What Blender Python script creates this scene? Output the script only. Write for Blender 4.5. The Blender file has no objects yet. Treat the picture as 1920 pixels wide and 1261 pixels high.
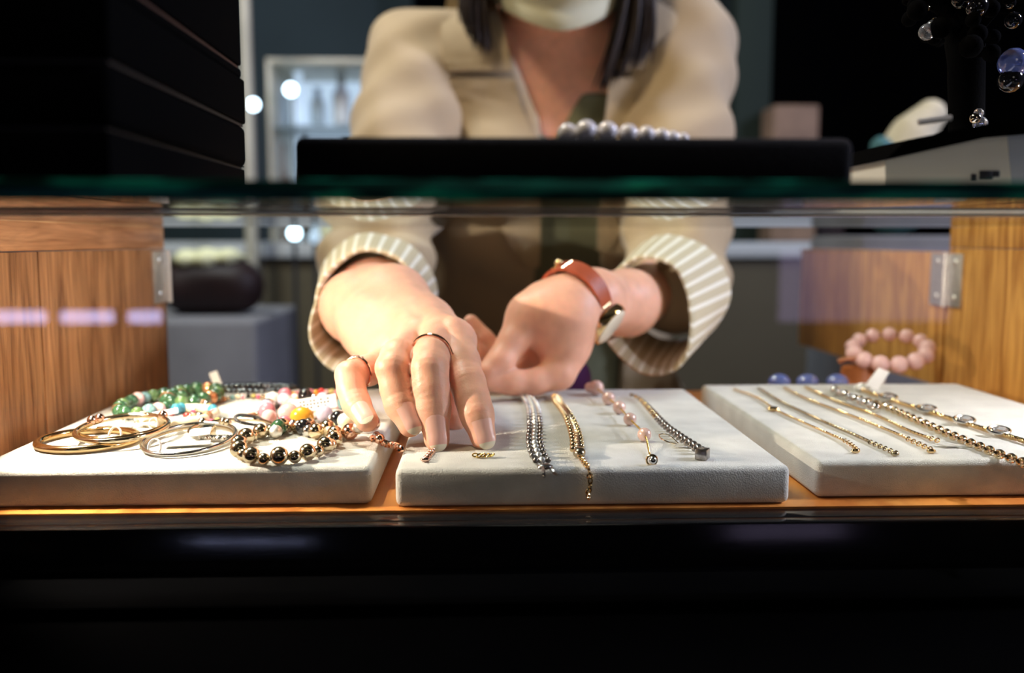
import bpy, bmesh, math, random
import numpy as np
from mathutils import Vector, Matrix
random.seed(4)
C = bpy.context.scene
COL = C.collection
PI = math.pi
rad = math.radians

# ------------------------------------------------------------------ camera
F = 1700.0
CAM = Vector((0, 0, 1.005))
TH = math.atan(180.5/F); PS = math.atan(56/F*math.cos(TH))
R = (Matrix.Rotation(-PS, 3, 'Z') @ Matrix.Rotation(PI/2-TH, 3, 'X'))
cd = bpy.data.cameras.new('camera'); cam = bpy.data.objects.new('camera', cd)
COL.objects.link(cam); C.camera = cam
cam.location = CAM; cam.rotation_euler = R.to_euler()
cd.sensor_width = 36; cd.lens = F*36/1920
cd.clip_start = 0.01
cd.dof.use_dof = True; cd.dof.focus_distance = 0.452; cd.dof.aperture_fstop = 4.6
C.view_settings.view_transform = 'Standard'; C.view_settings.look = 'None'
C.view_settings.exposure = 0; C.view_settings.gamma = 1

def ray(px, py):
    return R @ Vector(((px-960)/F, -(py-630.5)/F, -1))
def at(px, py, Y):
    d = ray(px, py); return CAM + d*(Y/d.y)
TZ = 0.9                      # top of the velvet trays
def atz(px, py, z):
    d = ray(px, py); return CAM + d*((z-CAM.z)/d.z)
def T(px, py, h=0.001): return atz(px, py, TZ+h)

# ------------------------------------------------------------------ materials
def lin(r, g, b):
    f = lambda c: (c/255/12.92) if c/255 <= .04045 else ((c/255+.055)/1.055)**2.4
    return (f(r), f(g), f(b), 1)
def mat(name, col, rough=.5, metal=0, noise=0, nscale=20, bump=0, bscale=200, spec=.5, sss=0, sssr=(.4, .15, .08), sheen=0,
        emit=None, es=0, trans=0, ior=1.45, stretch=None, coat=0, ang=0):
    m = bpy.data.materials.new(name); m.use_nodes = True
    nt = m.node_tree; N = nt.nodes; L = nt.links
    p = N['Principled BSDF']
    p.inputs['Base Color'].default_value = col
    p.inputs['Roughness'].default_value = rough; p.inputs['Metallic'].default_value = metal
    p.inputs['Specular IOR Level'].default_value = spec; p.inputs['IOR'].default_value = ior
    p.inputs['Transmission Weight'].default_value = trans
    p.inputs['Coat Weight'].default_value = coat
    if sheen: p.inputs['Sheen Weight'].default_value = sheen; p.inputs['Sheen Roughness'].default_value = .4
    if sss:
        p.inputs['Subsurface Weight'].default_value = sss
        p.inputs['Subsurface Radius'].default_value = sssr; p.inputs['Subsurface Scale'].default_value = .007
    if emit: p.inputs['Emission Color'].default_value = emit; p.inputs['Emission Strength'].default_value = es
    tc = N.new('ShaderNodeTexCoord'); mp = N.new('ShaderNodeMapping')
    L.new(tc.outputs['Object'], mp.inputs[0])
    if stretch: mp.inputs['Scale'].default_value = stretch
    nz = N.new('ShaderNodeTexNoise'); nz.inputs['Scale'].default_value = nscale; nz.inputs['Detail'].default_value = 4
    L.new(mp.outputs[0], nz.inputs[0])
    if noise:
        mx = N.new('ShaderNodeMix'); mx.data_type = 'RGBA'
        k = 1-noise
        mx.inputs[6].default_value = (col[0]*k, col[1]*k, col[2]*k, 1)
        k = 1+noise
        mx.inputs[7].default_value = (min(1, col[0]*k), min(1, col[1]*k), min(1, col[2]*k), 1)
        rp = N.new('ShaderNodeValToRGB'); rp.color_ramp.elements[0].position = .3; rp.color_ramp.elements[1].position = .7
        L.new(nz.outputs[0], rp.inputs[0]); L.new(rp.outputs[0], mx.inputs[0]); L.new(mx.outputs[2], p.inputs['Base Color'])
    if bump:
        n2 = N.new('ShaderNodeTexNoise'); n2.inputs['Scale'].default_value = bscale; n2.inputs['Detail'].default_value = 3
        L.new(mp.outputs[0], n2.inputs[0])
        b = N.new('ShaderNodeBump'); b.inputs['Strength'].default_value = bump; b.inputs['Distance'].default_value = .001
        L.new(n2.outputs[0], b.inputs['Height']); L.new(b.outputs[0], p.inputs['Normal'])
    return m

def glass_mat(name, tint=(1, 1, 1, 1), f0=.045):
    m = bpy.data.materials.new(name); m.use_nodes = True
    nt = m.node_tree; N = nt.nodes; L = nt.links; N.clear()
    out = N.new('ShaderNodeOutputMaterial'); mix = N.new('ShaderNodeMixShader')
    tr = N.new('ShaderNodeBsdfTransparent'); tr.inputs[0].default_value = tint
    gl = N.new('ShaderNodeBsdfGlossy'); gl.inputs['Roughness'].default_value = .0
    lw = N.new('ShaderNodeLayerWeight'); lw.inputs[0].default_value = .5
    pw = N.new('ShaderNodeMath'); pw.operation = 'POWER'; pw.inputs[1].default_value = 5
    ml = N.new('ShaderNodeMath'); ml.operation = 'MULTIPLY_ADD'; ml.inputs[1].default_value = 1-f0; ml.inputs[2].default_value = f0
    L.new(lw.outputs['Facing'], pw.inputs[0]); L.new(pw.outputs[0], ml.inputs[0]); L.new(ml.outputs[0], mix.inputs[0])
    L.new(tr.outputs[0], mix.inputs[1]); L.new(gl.outputs[0], mix.inputs[2]); L.new(mix.outputs[0], out.inputs[0])
    return m

def wood_mat(name, c1, c2, vert=True, rough=.35):
    m = bpy.data.materials.new(name); m.use_nodes = True
    nt = m.node_tree; N = nt.nodes; L = nt.links; p = N['Principled BSDF']
    tc = N.new('ShaderNodeTexCoord'); mp = N.new('ShaderNodeMapping'); L.new(tc.outputs['Object'], mp.inputs[0])
    mp.inputs['Scale'].default_value = (6, 22, 2.0) if vert else (6, 2.5, 24)
    nz = N.new('ShaderNodeTexNoise'); nz.inputs['Scale'].default_value = 5; nz.inputs['Detail'].default_value = 8
    nz.inputs['Distortion'].default_value = 1.3; L.new(mp.outputs[0], nz.inputs[0])
    m2 = N.new('ShaderNodeMapping'); L.new(tc.outputs['Object'], m2.inputs[0])
    m2.inputs['Scale'].default_value = (40, 260, 10) if vert else (40, 10, 260)
    n2 = N.new('ShaderNodeTexNoise'); n2.inputs['Scale'].default_value = 3; n2.inputs['Detail'].default_value = 5; L.new(m2.outputs[0], n2.inputs[0])
    ad = N.new('ShaderNodeMath'); ad.operation = 'MULTIPLY_ADD'; ad.inputs[1].default_value = .35
    L.new(n2.outputs[0], ad.inputs[0]); L.new(nz.outputs[0], ad.inputs[2])
    rp = N.new('ShaderNodeValToRGB'); e = rp.color_ramp.elements
    e[0].position = .45; e[0].color = c1; e[1].position = .85; e[1].color = c2
    L.new(ad.outputs[0], rp.inputs[0]); L.new(rp.outputs[0], p.inputs['Base Color'])
    p.inputs['Roughness'].default_value = rough
    b = N.new('ShaderNodeBump'); b.inputs['Strength'].default_value = .25; b.inputs['Distance'].default_value = .001
    L.new(ad.outputs[0], b.inputs['Height']); L.new(b.outputs[0], p.inputs['Normal'])
    return m

def stripe_mat(name, c1, c2, freq):
    """stripes around a cuff: uses the UV map (u runs round the cuff)"""
    m = bpy.data.materials.new(name); m.use_nodes = True
    nt = m.node_tree; N = nt.nodes; L = nt.links; p = N['Principled BSDF']
    tc = N.new('ShaderNodeTexCoord'); sx = N.new('ShaderNodeSeparateXYZ'); L.new(tc.outputs['UV'], sx.inputs[0])
    a = N.new('ShaderNodeMath'); a.operation = 'MULTIPLY'; a.inputs[1].default_value = freq*2*PI; L.new(sx.outputs[0], a.inputs[0])
    s = N.new('ShaderNodeMath'); s.operation = 'SINE'; L.new(a.outputs[0], s.inputs[0])
    rp = N.new('ShaderNodeValToRGB'); e = rp.color_ramp.elements
    e[0].position = .35; e[0].color = c1; e[1].position = .75; e[1].color = c2
    L.new(s.outputs[0], rp.inputs[0]); L.new(rp.outputs[0], p.inputs['Base Color'])
    p.inputs['Roughness'].default_value = .85
    return m

def velvet_mat(name, col):
    m = mat(name, col, .95, noise=.12, nscale=60, bump=.7, bscale=1800, sheen=.5, spec=.15)
    N = m.node_tree.nodes; L = m.node_tree.links; p = N['Principled BSDF']
    # coarse nap on top of the fine pile
    tc = N.new('ShaderNodeTexCoord'); n = N.new('ShaderNodeTexNoise'); n.inputs['Scale'].default_value = 420; n.inputs['Detail'].default_value = 5
    L.new(tc.outputs['Object'], n.inputs[0])
    b = N.new('ShaderNodeBump'); b.inputs['Strength'].default_value = .22; b.inputs['Distance'].default_value = .0006
    old = p.inputs['Normal'].links[0].from_socket
    L.new(n.outputs[0], b.inputs['Height']); L.new(old, b.inputs['Normal']); L.new(b.outputs[0], p.inputs['Normal'])
    return m

M = dict(
    velvet=velvet_mat('cream velvet', (.67, .655, .61, 1)),
    black_velvet=mat('black velvet', (.003, .003, .004, 1), .95, bump=.8, bscale=1200, sheen=.06, spec=.1),
    gold=mat('gold', (.93, .68, .36, 1), .13, 1, noise=.06, nscale=60),
    palegold=mat('pale gold', (.93, .78, .56, 1), .12, 1, noise=.05, nscale=60),
    yellowgold=mat('yellow gold', (.95, .68, .20, 1), .18, 1),
    rosegold=mat('rose gold', (.93, .60, .46, 1), .15, 1),
    silver=mat('silver', (.80, .78, .75, 1), .16, 1, noise=.1, nscale=300),
    oxid=mat('oxidised silver', (.42, .38, .35, 1), .28, 1, noise=.4, nscale=500),
    bronze=mat('antique gold', (.52, .42, .28, 1), .25, 1, noise=.3, nscale=500),
    goldbead=mat('polished pyrite gold', (.74, .62, .44, 1), .16, 1),
    steel=mat('polished steel', (.85, .84, .80, 1), .42, .9, noise=.08, nscale=200),
    crystal=mat('crystal', (.9, .93, 1, 1), .02, 0, spec=1, trans=.85, ior=1.9),
    bluecrystal=mat('blue crystal', (.22, .30, .75, 1), .05, 0, spec=1, trans=.5, ior=1.7),
    pearl=mat('white pearl', (.93, .91, .92, 1), .16, 0, coat=.9),
    pinkpearl=mat('pink pearl', (.78, .52, .46, 1), .2, .15, coat=.8, noise=.08),
    creampearl=mat('cream stone', (.78, .68, .48, 1), .25, 0, coat=.5),
    rosequartz=mat('rose quartz', (.86, .55, .52, 1), .15, 0, coat=.6, trans=.2),
    pink=mat('pink stone', (.65, .20, .26, 1), .2, coat=.6), hotpink=mat('magenta stone', (.70, .08, .18, 1), .2, coat=.6),
    palepink=mat('pale pink stone', (.72, .44, .44, 1), .2, coat=.6),
    amber=mat('amber', (.70, .34, .03, 1), .2, coat=.6), lilac=mat('lilac stone', (.62, .55, .72, 1), .2, coat=.6),
    jade=mat('green jade', (.03, .085, .04, 1), .15, coat=.7, noise=.45, nscale=160),
    jadelight=mat('light jade', (.09, .16, .06, 1), .15, coat=.7, noise=.3, nscale=160),
    turquoise=mat('turquoise', (.04, .26, .36, 1), .3, coat=.3, noise=.2, nscale=200),
    red=mat('red coral', (.65, .03, .03, 1), .25, coat=.5), copper=mat('copper bead', (.70, .32, .16, 1), .25, .7),
    onyx=mat('black onyx', (.010, .010, .012, 1), .08, coat=.8), teal=mat('teal stone', (.16, .30, .30, 1), .15, coat=.6),
    white=mat('white stone', (.85, .83, .78, 1), .25, coat=.4), olive=mat('olive stone', (.40, .34, .10, 1), .2, coat=.5),
    brown=mat('brown stone', (.30, .15, .07, 1), .25, coat=.4),
    paper=mat('tag paper', (.86, .84, .80, 1), .7, noise=.03, nscale=80), ink=mat('tag print', (.12, .11, .11, 1), .7),
    clear=mat('clear plastic', (.93, .92, .88, 1), .15, 0, trans=.35, spec=.6),
    cord=mat('dark cord', (.05, .045, .05, 1), .5, noise=.3, nscale=800),
    skin=mat('skin', (.84, .455, .33, 1), .42, noise=.08, nscale=120, bump=.15, bscale=900, sss=.40, spec=.4),
    nail=mat('nail', (.88, .50, .43, 1), .32, coat=.15, sss=.1), nailtip=mat('nail tip', (.86, .78, .62, 1), .25, coat=.5),
    jacket=mat('beige wool jacket', (.49, .385, .245, 1), .85, noise=.05, nscale=12, bump=.3, bscale=900, sheen=.3, spec=.2),
    lapel=mat('beige lapel', (.45, .355, .22, 1), .85, noise=.05, nscale=12, bump=.3, bscale=900, sheen=.3, spec=.2),
    seam=mat('dark seam', (.10, .08, .06, 1), .9),
    blouse=mat('olive blouse', (.19, .20, .12, 1), .8, noise=.08, nscale=20),
    trousers=mat('charcoal trousers', (.04, .04, .045, 1), .85, noise=.1, nscale=30),
    maskm=mat('pale green mask', (.68, .68, .48, 1), .85, noise=.03, nscale=60, bump=.2, bscale=1500),
    hair=mat('dark brown hair', (.016, .008, .005, 1), .6, noise=.5, nscale=40, stretch=(8, 8, .6), bump=.6, bscale=160),
    eyew=mat('eye white', (.8, .78, .75, 1), .2), iris=mat('iris', (.03, .015, .01, 1), .1), brow=mat('eyebrow', (.03, .018, .012, 1), .8),
    strap=mat('red brown leather', (.42, .085, .035, 1), .45, noise=.15, nscale=120, bump=.3, bscale=600),
    dial=mat('watch dial', (.88, .80, .66, 1), .3, coat=.5),
    blackgloss=mat('glossy black lacquer', (.004, .004, .005, 1), .12, spec=.6),
    blackmat=mat('black board', (.0012, .0012, .0014, 1), 1, noise=.1, nscale=30, spec=0),
    blackbox=mat('black leatherette', (.0022, .0022, .0022, 1), .9, bump=.3, bscale=600, spec=.01),
    boxgap=mat('box edge brown', (.05, .022, .016, 1), .4), darkgap=mat('box edge black', (.004, .003, .003, 1), .5),
    goldwood=wood_mat('honey shelf veneer', lin(175, 95, 40), lin(225, 150, 75), False, .3),
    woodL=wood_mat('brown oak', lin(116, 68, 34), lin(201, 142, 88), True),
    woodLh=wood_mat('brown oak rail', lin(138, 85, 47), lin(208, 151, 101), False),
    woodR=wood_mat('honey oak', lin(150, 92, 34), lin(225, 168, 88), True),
    glass=glass_mat('clear glass', (.97, .99, .975, 1)),
    seal=mat('silicone seal', (.85, .79, .66, 1), .35, noise=.25, nscale=9, stretch=(1, .01, .01)),
    offwhite=mat('off white plastic', (.86, .82, .70, 1), .5, noise=.04, nscale=8), bluewhite=mat('white plastic', (.50, .54, .60, 1), .4),
    port=mat('port dark', (.02, .02, .025, 1), .5),
    teal_wall=mat('dark teal wall', (.030, .046, .052, 1), .9, noise=.15, nscale=2),
    dark_wall=mat('dark wall', (.008, .008, .008, 1), .9), floor=mat('dark floor', (.02, .018, .016, 1), .4, noise=.3, nscale=4),
    ceil=mat('dark ceiling', (.03, .03, .03, 1), .9),
    post=mat('pale post', (.46, .42, .33, 1), .4, noise=.2, nscale=8), shelfw=mat('pale laminate', (.55, .56, .56, 1), .4),
    oliveb=mat('olive panel', (.075, .058, .030, 1), .7, noise=.1, nscale=4), greyb=mat('grey fabric box', (.20, .19, .20, 1), .8, noise=.15, nscale=10),
    maroon=mat('maroon bag', (.014, .003, .003, 1), .6, noise=.3, nscale=14), creamp=mat('cream wrapping', (.85, .82, .50, 1), .8),
    greenp=mat('dark green pillar', (.010, .020, .014, 1), .8), tanbox=mat('tan box', (.24, .15, .10, 1), .7, noise=.3, nscale=12),
    orangeb=mat('orange leather', (.40, .12, .03, 1), .5, noise=.15, nscale=30), purple=mat('purple velvet', (.05, .008, .07, 1), .9),
    greysh=mat('grey glassware', (.32, .40, .44, 1), .3, noise=.2, nscale=10), teals=mat('teal cloth', (.06, .16, .16, 1), .8),
    cream2=mat('cream cloth', (.62, .54, .36, 1), .85, noise=.1, nscale=20),
    ledblue=mat('cold led', (.8, .9, 1, 1), .5, emit=(.62, .84, 1, 1), es=9),
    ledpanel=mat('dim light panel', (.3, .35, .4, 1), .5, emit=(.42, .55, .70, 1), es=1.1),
    bulb=mat('lit bulb', (1, .9, .7, 1), .5, emit=(1, .85, .6, 1), es=12),
    ledbar=mat('violet white led', (.8, .8, 1, 1), .5, emit=(.55, .55, 1, 1), es=9),
    screen=mat('violet screen', (.1, .1, .2, 1), .4, emit=(.45, .34, .60, 1), es=1.9),
)
# green glass edge: bright teal light patches painted into the colour by noise
def edge_mat():
    m = bpy.data.materials.new('green glass edge'); m.use_nodes = True
    nt = m.node_tree; N = nt.nodes; L = nt.links; N.clear()
    out = N.new('ShaderNodeOutputMaterial'); mix = N.new('ShaderNodeMixShader'); mix.inputs[0].default_value = .07
    tr = N.new('ShaderNodeBsdfTransparent'); 
    tc = N.new('ShaderNodeTexCoord'); mp = N.new('ShaderNodeMapping'); mp.inputs['Scale'].default_value = (16, .1, 160); L.new(tc.outputs['Object'], mp.inputs[0])
    nz = N.new('ShaderNodeTexNoise'); nz.inputs['Scale'].default_value = 2.2; nz.inputs['Detail'].default_value = 3; L.new(mp.outputs[0], nz.inputs[0])
    rp = N.new('ShaderNodeValToRGB'); e = rp.color_ramp.elements; e[0].position = .47; e[0].color = (.0, .022, .018, 1); e[1].position = .60; e[1].color = (.02, .62, .46, 1)
    L.new(nz.outputs[0], rp.inputs[0]); L.new(rp.outputs[0], tr.inputs[0]); rpd = rp
    gl = N.new('ShaderNodeBsdfGlossy'); gl.inputs['Roughness'].default_value = .35; gl.inputs[0].default_value = (.2, .9, .75, 1)
    df = N.new('ShaderNodeBsdfDiffuse'); L.new(rpd.outputs[0], df.inputs[0])
    m2 = N.new('ShaderNodeMixShader'); m2.inputs[0].default_value = .45
    L.new(tr.outputs[0], m2.inputs[1]); L.new(df.outputs[0], m2.inputs[2])
    L.new(m2.outputs[0], mix.inputs[1]); L.new(gl.outputs[0], mix.inputs[2]); L.new(mix.outputs[0], out.inputs[0])
    return m
M['edge'] = edge_mat()

# ------------------------------------------------------------------ object helpers
def empty(name, loc=(0, 0, 0), label=None, cat=None, group=None):
    o = bpy.data.objects.new(name, None); o.empty_display_size = .01; COL.objects.link(o); o.location = loc
    return tag(o, label, cat, group)
def tag(o, label=None, cat=None, group=None, kind=None):
    if label: o['label'] = label
    if cat: o['category'] = cat
    if group: o['group'] = group
    if kind: o['kind'] = kind
    return o
class MB:
    def __init__(s): s.v = []; s.f = []; s.uv = None
    def add(s, vs, fs):
        n = len(s.v); s.v.extend([tuple(v) for v in vs]); s.f.extend([tuple(i+n for i in f) for f in fs]); return s
    def box(s, lo, hi, bev=0, seg=2, rot=None):
        lo = Vector(lo); hi = Vector(hi); c = (lo+hi)/2; d = hi-lo
        bm = bmesh.new(); bmesh.ops.create_cube(bm, size=1)
        for v in bm.verts: v.co = Vector((v.co.x*d.x, v.co.y*d.y, v.co.z*d.z))
        if bev: bmesh.ops.bevel(bm, geom=list(bm.edges), offset=bev, segments=seg, profile=.5, affect='EDGES')
        if rot is not None:
            for v in bm.verts: v.co = rot @ v.co
        bm.verts.index_update()
        s.add([v.co+c for v in bm.verts], [[v.index for v in f.verts] for f in bm.faces]); bm.free(); return s
    def ball(s, c, r, u=16, w=10, M3=None):
        if not hasattr(r, '__len__'): r = (r, r, r)
        vs = []; fs = []
        for j in range(1, w):
            a = PI*j/w
            for i in range(u):
                b = 2*PI*i/u; p = Vector((math.sin(a)*math.cos(b)*r[0], math.sin(a)*math.sin(b)*r[1], math.cos(a)*r[2]))
                if M3 is not None: p = M3 @ p
                vs.append(p+Vector(c))
        t = Vector((0, 0, r[2])); 
        if M3 is not None: t = M3 @ t
        vs.append(Vector(c)+t); vs.append(Vector(c)-t); n = len(vs)
        for j in range(w-2):
            for i in range(u):
                k = (i+1) % u; fs.append((j*u+i, (j+1)*u+i, (j+1)*u+k, j*u+k))
        for i in range(u):
            k = (i+1) % u; fs.append((n-2, i, k)); fs.append((n-1, (w-2)*u+k, (w-2)*u+i))
        return s.add(vs, fs)
    def tube(s, pts, r, n=8, closed=False, flat=None, up=None):
        """tube along pts; r number or list; flat = (normal_scale) flattening along up"""
        pts = [Vector(p) for p in pts]; m = len(pts)
        if not hasattr(r, '__len__'): r = [r]*m
        vs = []; fs = []; prev = None
        for i, p in enumerate(pts):
            if closed: t = (pts[(i+1) % m]-pts[i-1])
            else: t = pts[min(i+1, m-1)]-pts[max(i-1, 0)]
            t.normalize()
            if up is not None: a = Vector(up)
            elif prev is None: a = Vector((0, 0, 1)) if abs(t.z) < .9 else Vector((1, 0, 0))
            else: a = prev
            a = (a-t*a.dot(t)); 
            if a.length < 1e-6: a = t.orthogonal()
            a.normalize(); prev = a; b = t.cross(a)
            for k in range(n):
                g = 2*PI*k/n; fx = flat if flat else 1
                vs.append(p+(a*math.cos(g)*fx+b*math.sin(g))*r[i])
        for i in range(m if closed else m-1):
            j = (i+1) % m
            for k in range(n):
                l = (k+1) % n; fs.append((i*n+k, i*n+l, j*n+l, j*n+k))
        if not closed:
            fs.append(tuple(range(n-1, -1, -1))); fs.append(tuple((m-1)*n+k for k in range(n)))
        return s.add(vs, fs)
    def prism(s, poly, d):
        """extrude planar polygon (3D pts) by vector d"""
        n = len(poly); d = Vector(d); vs = [Vector(p) for p in poly]+[Vector(p)+d for p in poly]
        fs = [tuple(range(n)), tuple(range(2*n-1, n-1, -1))]+[(i, i+n, (i+1) % n+n, (i+1) % n) for i in range(n)]
        return s.add(vs, fs)
    def build(s, name, m, parent=None, smooth=True, origin=None):
        me = bpy.data.meshes.new(name); o0 = Vector(origin) if origin is not None else None
        if o0 is None:
            if parent is None and s.v:
                a = np.array(s.v); o0 = Vector(((a[:, 0].min()+a[:, 0].max())/2, (a[:, 1].min()+a[:, 1].max())/2, a[:, 2].min()))
            else: o0 = Vector((0, 0, 0))
        base = o0 if parent is None else parent_world(parent)
        vs = [tuple(Vector(v)-(base if parent is not None else o0)) for v in s.v]
        me.from_pydata(vs, [], s.f); me.update()
        bm = bmesh.new(); bm.from_mesh(me); bmesh.ops.recalc_face_normals(bm, faces=bm.faces); bm.to_mesh(me); bm.free()
        if smooth:
            me.polygons.foreach_set('use_smooth', [True]*len(me.polygons))
            try: me.set_sharp_from_angle(angle=rad(40))
            except Exception: pass
        me.materials.append(M[m] if isinstance(m, str) else m)
        o = bpy.data.objects.new(name, me); COL.objects.link(o)
        if parent is not None: o.parent = parent
        else: o.location = o0
        return o
def parent_world(p):
    v = Vector((0, 0, 0))
    while p is not None: v += p.location; p = p.parent
    return v

# ------------------------------------------------------------------ signed distance meshing (bodies, hands, cloth)
def V3(v): return np.array([v[0], v[1], v[2]], dtype=np.float32)
def rcone(P, a, b, ra, rb):
    a = V3(a); b = V3(b); ab = b-a; t = np.clip(((P-a) @ ab)/max(1e-12, float(ab @ ab)), 0, 1)
    q = P-a-t[:, None]*ab
    return np.sqrt((q*q).sum(1))-(ra+(rb-ra)*t)
def ell(P, c, r):
    q = (P-V3(c))/V3(r); k = np.sqrt((q*q).sum(1)); return (k-1)*min(r)
def smin(a, b, k):
    h = np.clip(.5+.5*(b-a)/k, 0, 1); return b*(1-h)+a*h-k*h*(1-h)
def chainf(P, pts, k=.002):
    d = None
    for (a, ra), (b, rb) in zip(pts[:-1], pts[1:]):
        e = rcone(P, a, b, ra, rb); d = e if d is None else smin(d, e, k)
    return d
def sdf_mesh(fn, lo, hi, h, block=4):
    lo = np.array(lo, dtype=np.float32); hi = np.array(hi, dtype=np.float32)
    nb = np.ceil((hi-lo)/(h*block)).astype(int)
    ax = [lo[i]+(np.arange(nb[i])+.5)*h*block for i in range(3)]
    G = np.stack(np.meshgrid(*ax, indexing='ij'), -1).reshape(-1, 3).astype(np.float32)
    dc = fn(G).reshape(nb)
    act = np.abs(dc) < h*block*1.35
    vol = np.repeat(np.repeat(np.repeat(np.where(dc < 0, -1., 1.), block, 0), block, 1), block, 2).astype(np.float32)
    am = np.repeat(np.repeat(np.repeat(act, block, 0), block, 1), block, 2)
    idx = np.argwhere(am)
    pos = (lo+(idx+.5)*h).astype(np.float32)
    vals = np.empty(len(pos), np.float32)
    for s in range(0, len(pos), 400000): vals[s:s+400000] = fn(pos[s:s+400000])
    vol[am] = vals
    S = vol < 0
    sh = np.array(vol.shape)-1
    acc = np.zeros(tuple(sh)+(3,), np.float32); cnt = np.zeros(tuple(sh), np.float32)
    def sl(arr, o): return arr[o[0]:o[0]+sh[0], o[1]:o[1]+sh[1], o[2]:o[2]+sh[2]]
    for axis in range(3):
        for u in (0, 1):
            for v in (0, 1):
                o = [0, 0, 0]; o[(axis+1) % 3] = u; o[(axis+2) % 3] = v; o2 = list(o); o2[axis] = 1
                a = sl(vol, o); b = sl(vol, o2); c = (a < 0) != (b < 0)
                t = np.where(c, a/np.where(c, a-b, 1), 0)
                cnt += c
                for k in range(3):
                    acc[..., k] += np.where(c, (t if k == axis else o[k]), 0)
    m = cnt > 0; ids = -np.ones(tuple(sh), np.int64); ids[m] = np.arange(m.sum())
    cell = np.argwhere(m)
    verts = lo+(cell+.5+acc[m]/cnt[m][:, None])*h
    quads = []
    for axis in range(3):
        a1 = (axis+1) % 3; a2 = (axis+2) % 3
        o2 = [0, 0, 0]; o2[axis] = 1
        A = S[:-1, :-1, :-1]; B = S[o2[0]:o2[0]+sh[0], o2[1]:o2[1]+sh[1], o2[2]:o2[2]+sh[2]]
        c = np.argwhere(A != B); c = c[(c[:, a1] > 0) & (c[:, a2] > 0)]
        flip = A[c[:, 0], c[:, 1], c[:, 2]]
        d1 = np.zeros(3, int); d1[a1] = 1; d2 = np.zeros(3, int); d2[a2] = 1
        g = lambda q: ids[q[:, 0], q[:, 1], q[:, 2]]
        q = np.stack([g(c), g(c-d1), g(c-d1-d2), g(c-d2)], 1)
        q[~flip] = q[~flip][:, ::-1]
        quads.append(q)
    quads = np.concatenate(quads); quads = quads[(quads >= 0).all(1)]
    return verts, quads
def smooth_verts(v, q, it):
    for _ in range(it):
        s = np.zeros_like(v); n = np.zeros(len(v))
        for k in range(4):
            a = q[:, k]; b = q[:, (k+1) % 4]
            np.add.at(s, a, v[b]); np.add.at(n, a, 1); np.add.at(s, b, v[a]); np.add.at(n, b, 1)
        v = v*.4+.6*s/np.maximum(n, 1)[:, None]
    return v
def np_mesh(name, parts, m, parent):
    vs = []; qs = []; n = 0
    for v, q in parts: vs.append(v); qs.append(q+n); n += len(v)
    v = np.concatenate(vs)-np.array(parent_world(parent)); q = np.concatenate(qs)
    me = bpy.data.meshes.new(name)
    me.vertices.add(len(v)); me.vertices.foreach_set('co', v.astype(np.float32).ravel())
    me.loops.add(len(q)*4); me.loops.foreach_set('vertex_index', q.astype(np.int32).ravel())
    me.polygons.add(len(q)); me.polygons.foreach_set('loop_start', np.arange(0, len(q)*4, 4, dtype=np.int32))
    me.update(calc_edges=True); me.validate()
    me.polygons.foreach_set('use_smooth', [True]*len(me.polygons))
    me.materials.append(M[m])
    o = bpy.data.objects.new(name, me); COL.objects.link(o); o.parent = parent
    return o

# ------------------------------------------------------------------ the room (structure)
def struct(name, lo, hi, m):
    o = MB().box(lo, hi).build(name, m, smooth=False); o['kind'] = 'structure'; return o
struct('floor', (-2.6, -2.4, -.05), (2.6, 3.3, 0), 'floor')
struct('ceiling', (-2.6, -2.4, 2.8), (2.6, 3.3, 2.85), 'ceil')
struct('wall_back', (-2.6, 3.3, 0), (2.6, 3.4, 2.8), 'teal_wall')
struct('wall_front', (-2.6, -2.5, 0), (2.6, -2.4, 2.8), 'dark_wall')
struct('wall_left', (-2.7, -2.4, 0), (-2.6, 3.3, 2.8), 'dark_wall')
struct('wall_right', (2.6, -2.4, 0), (2.7, 3.3, 2.8), 'dark_wall')

# ------------------------------------------------------------------ display case
XL, XR, YB, YP = -.2534, .383, .735, .34
ZS = .8815; ZU = CAM.z+.0106; ZT = CAM.z+.0162
case = empty('display_case', (.065, .5, 0), 'oak and black jewellery display case with brown side walls, holding three cream trays', 'display case')
MB().box((XL-.018, .25, 0), (XR+.018, YB+.02, .80), .002).box((XL-.018, .25, .80), (XR+.018, .395, .861), .0015).build('base_cabinet', 'blackmat', case)
MB().box((XL-.0, .387, .8), (XR+.0, .3945, .8808), .001).box((XL, .3945, .861), (XR, .4075, .8808), .0008).build('front_rim', 'blackgloss', case)
MB().box((XL, .4077, .86), (XR, YB, ZS)).build('shelf_board', 'goldwood', case)
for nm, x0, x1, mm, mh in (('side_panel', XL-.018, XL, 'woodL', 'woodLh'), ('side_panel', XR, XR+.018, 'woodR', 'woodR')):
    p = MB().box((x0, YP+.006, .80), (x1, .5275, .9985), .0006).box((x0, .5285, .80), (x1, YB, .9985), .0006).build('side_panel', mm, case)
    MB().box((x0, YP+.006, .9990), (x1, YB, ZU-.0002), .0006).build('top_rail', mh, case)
MB().box((XL-.018, YP, .8613), (XR+.018, YP+.005, ZU-.0012)).build('front_pane', 'glass', case, smooth=False)
MB().box((XL-.017, YP-.002, .8612), (XR+.017, YP+.0065, .8655), .0005).build('glare_cover', 'blackmat', case)  # black strip added to hide the glare at the pane foot
MB().box((XL-.018, YP-.001, ZU-.0016), (XR+.018, YP+.006, ZU-.0002), .0004).build('silicone_seal', 'seal', case)
def door(hx, hy, ex, ey, m):
    d = Vector((ex-hx, ey-hy, 0)).normalized(); n = Vector((d.y, -d.x, 0))
    if n.x*hx < 0: n = -n
    a = Vector((hx, hy, .8835))+d*.003; b = Vector((ex, ey, .8835))
    return MB().prism([a, b, b+n*.016, a+n*.016], (0, 0, .1115)).build('rear_door', m, case, smooth=False)
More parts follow.
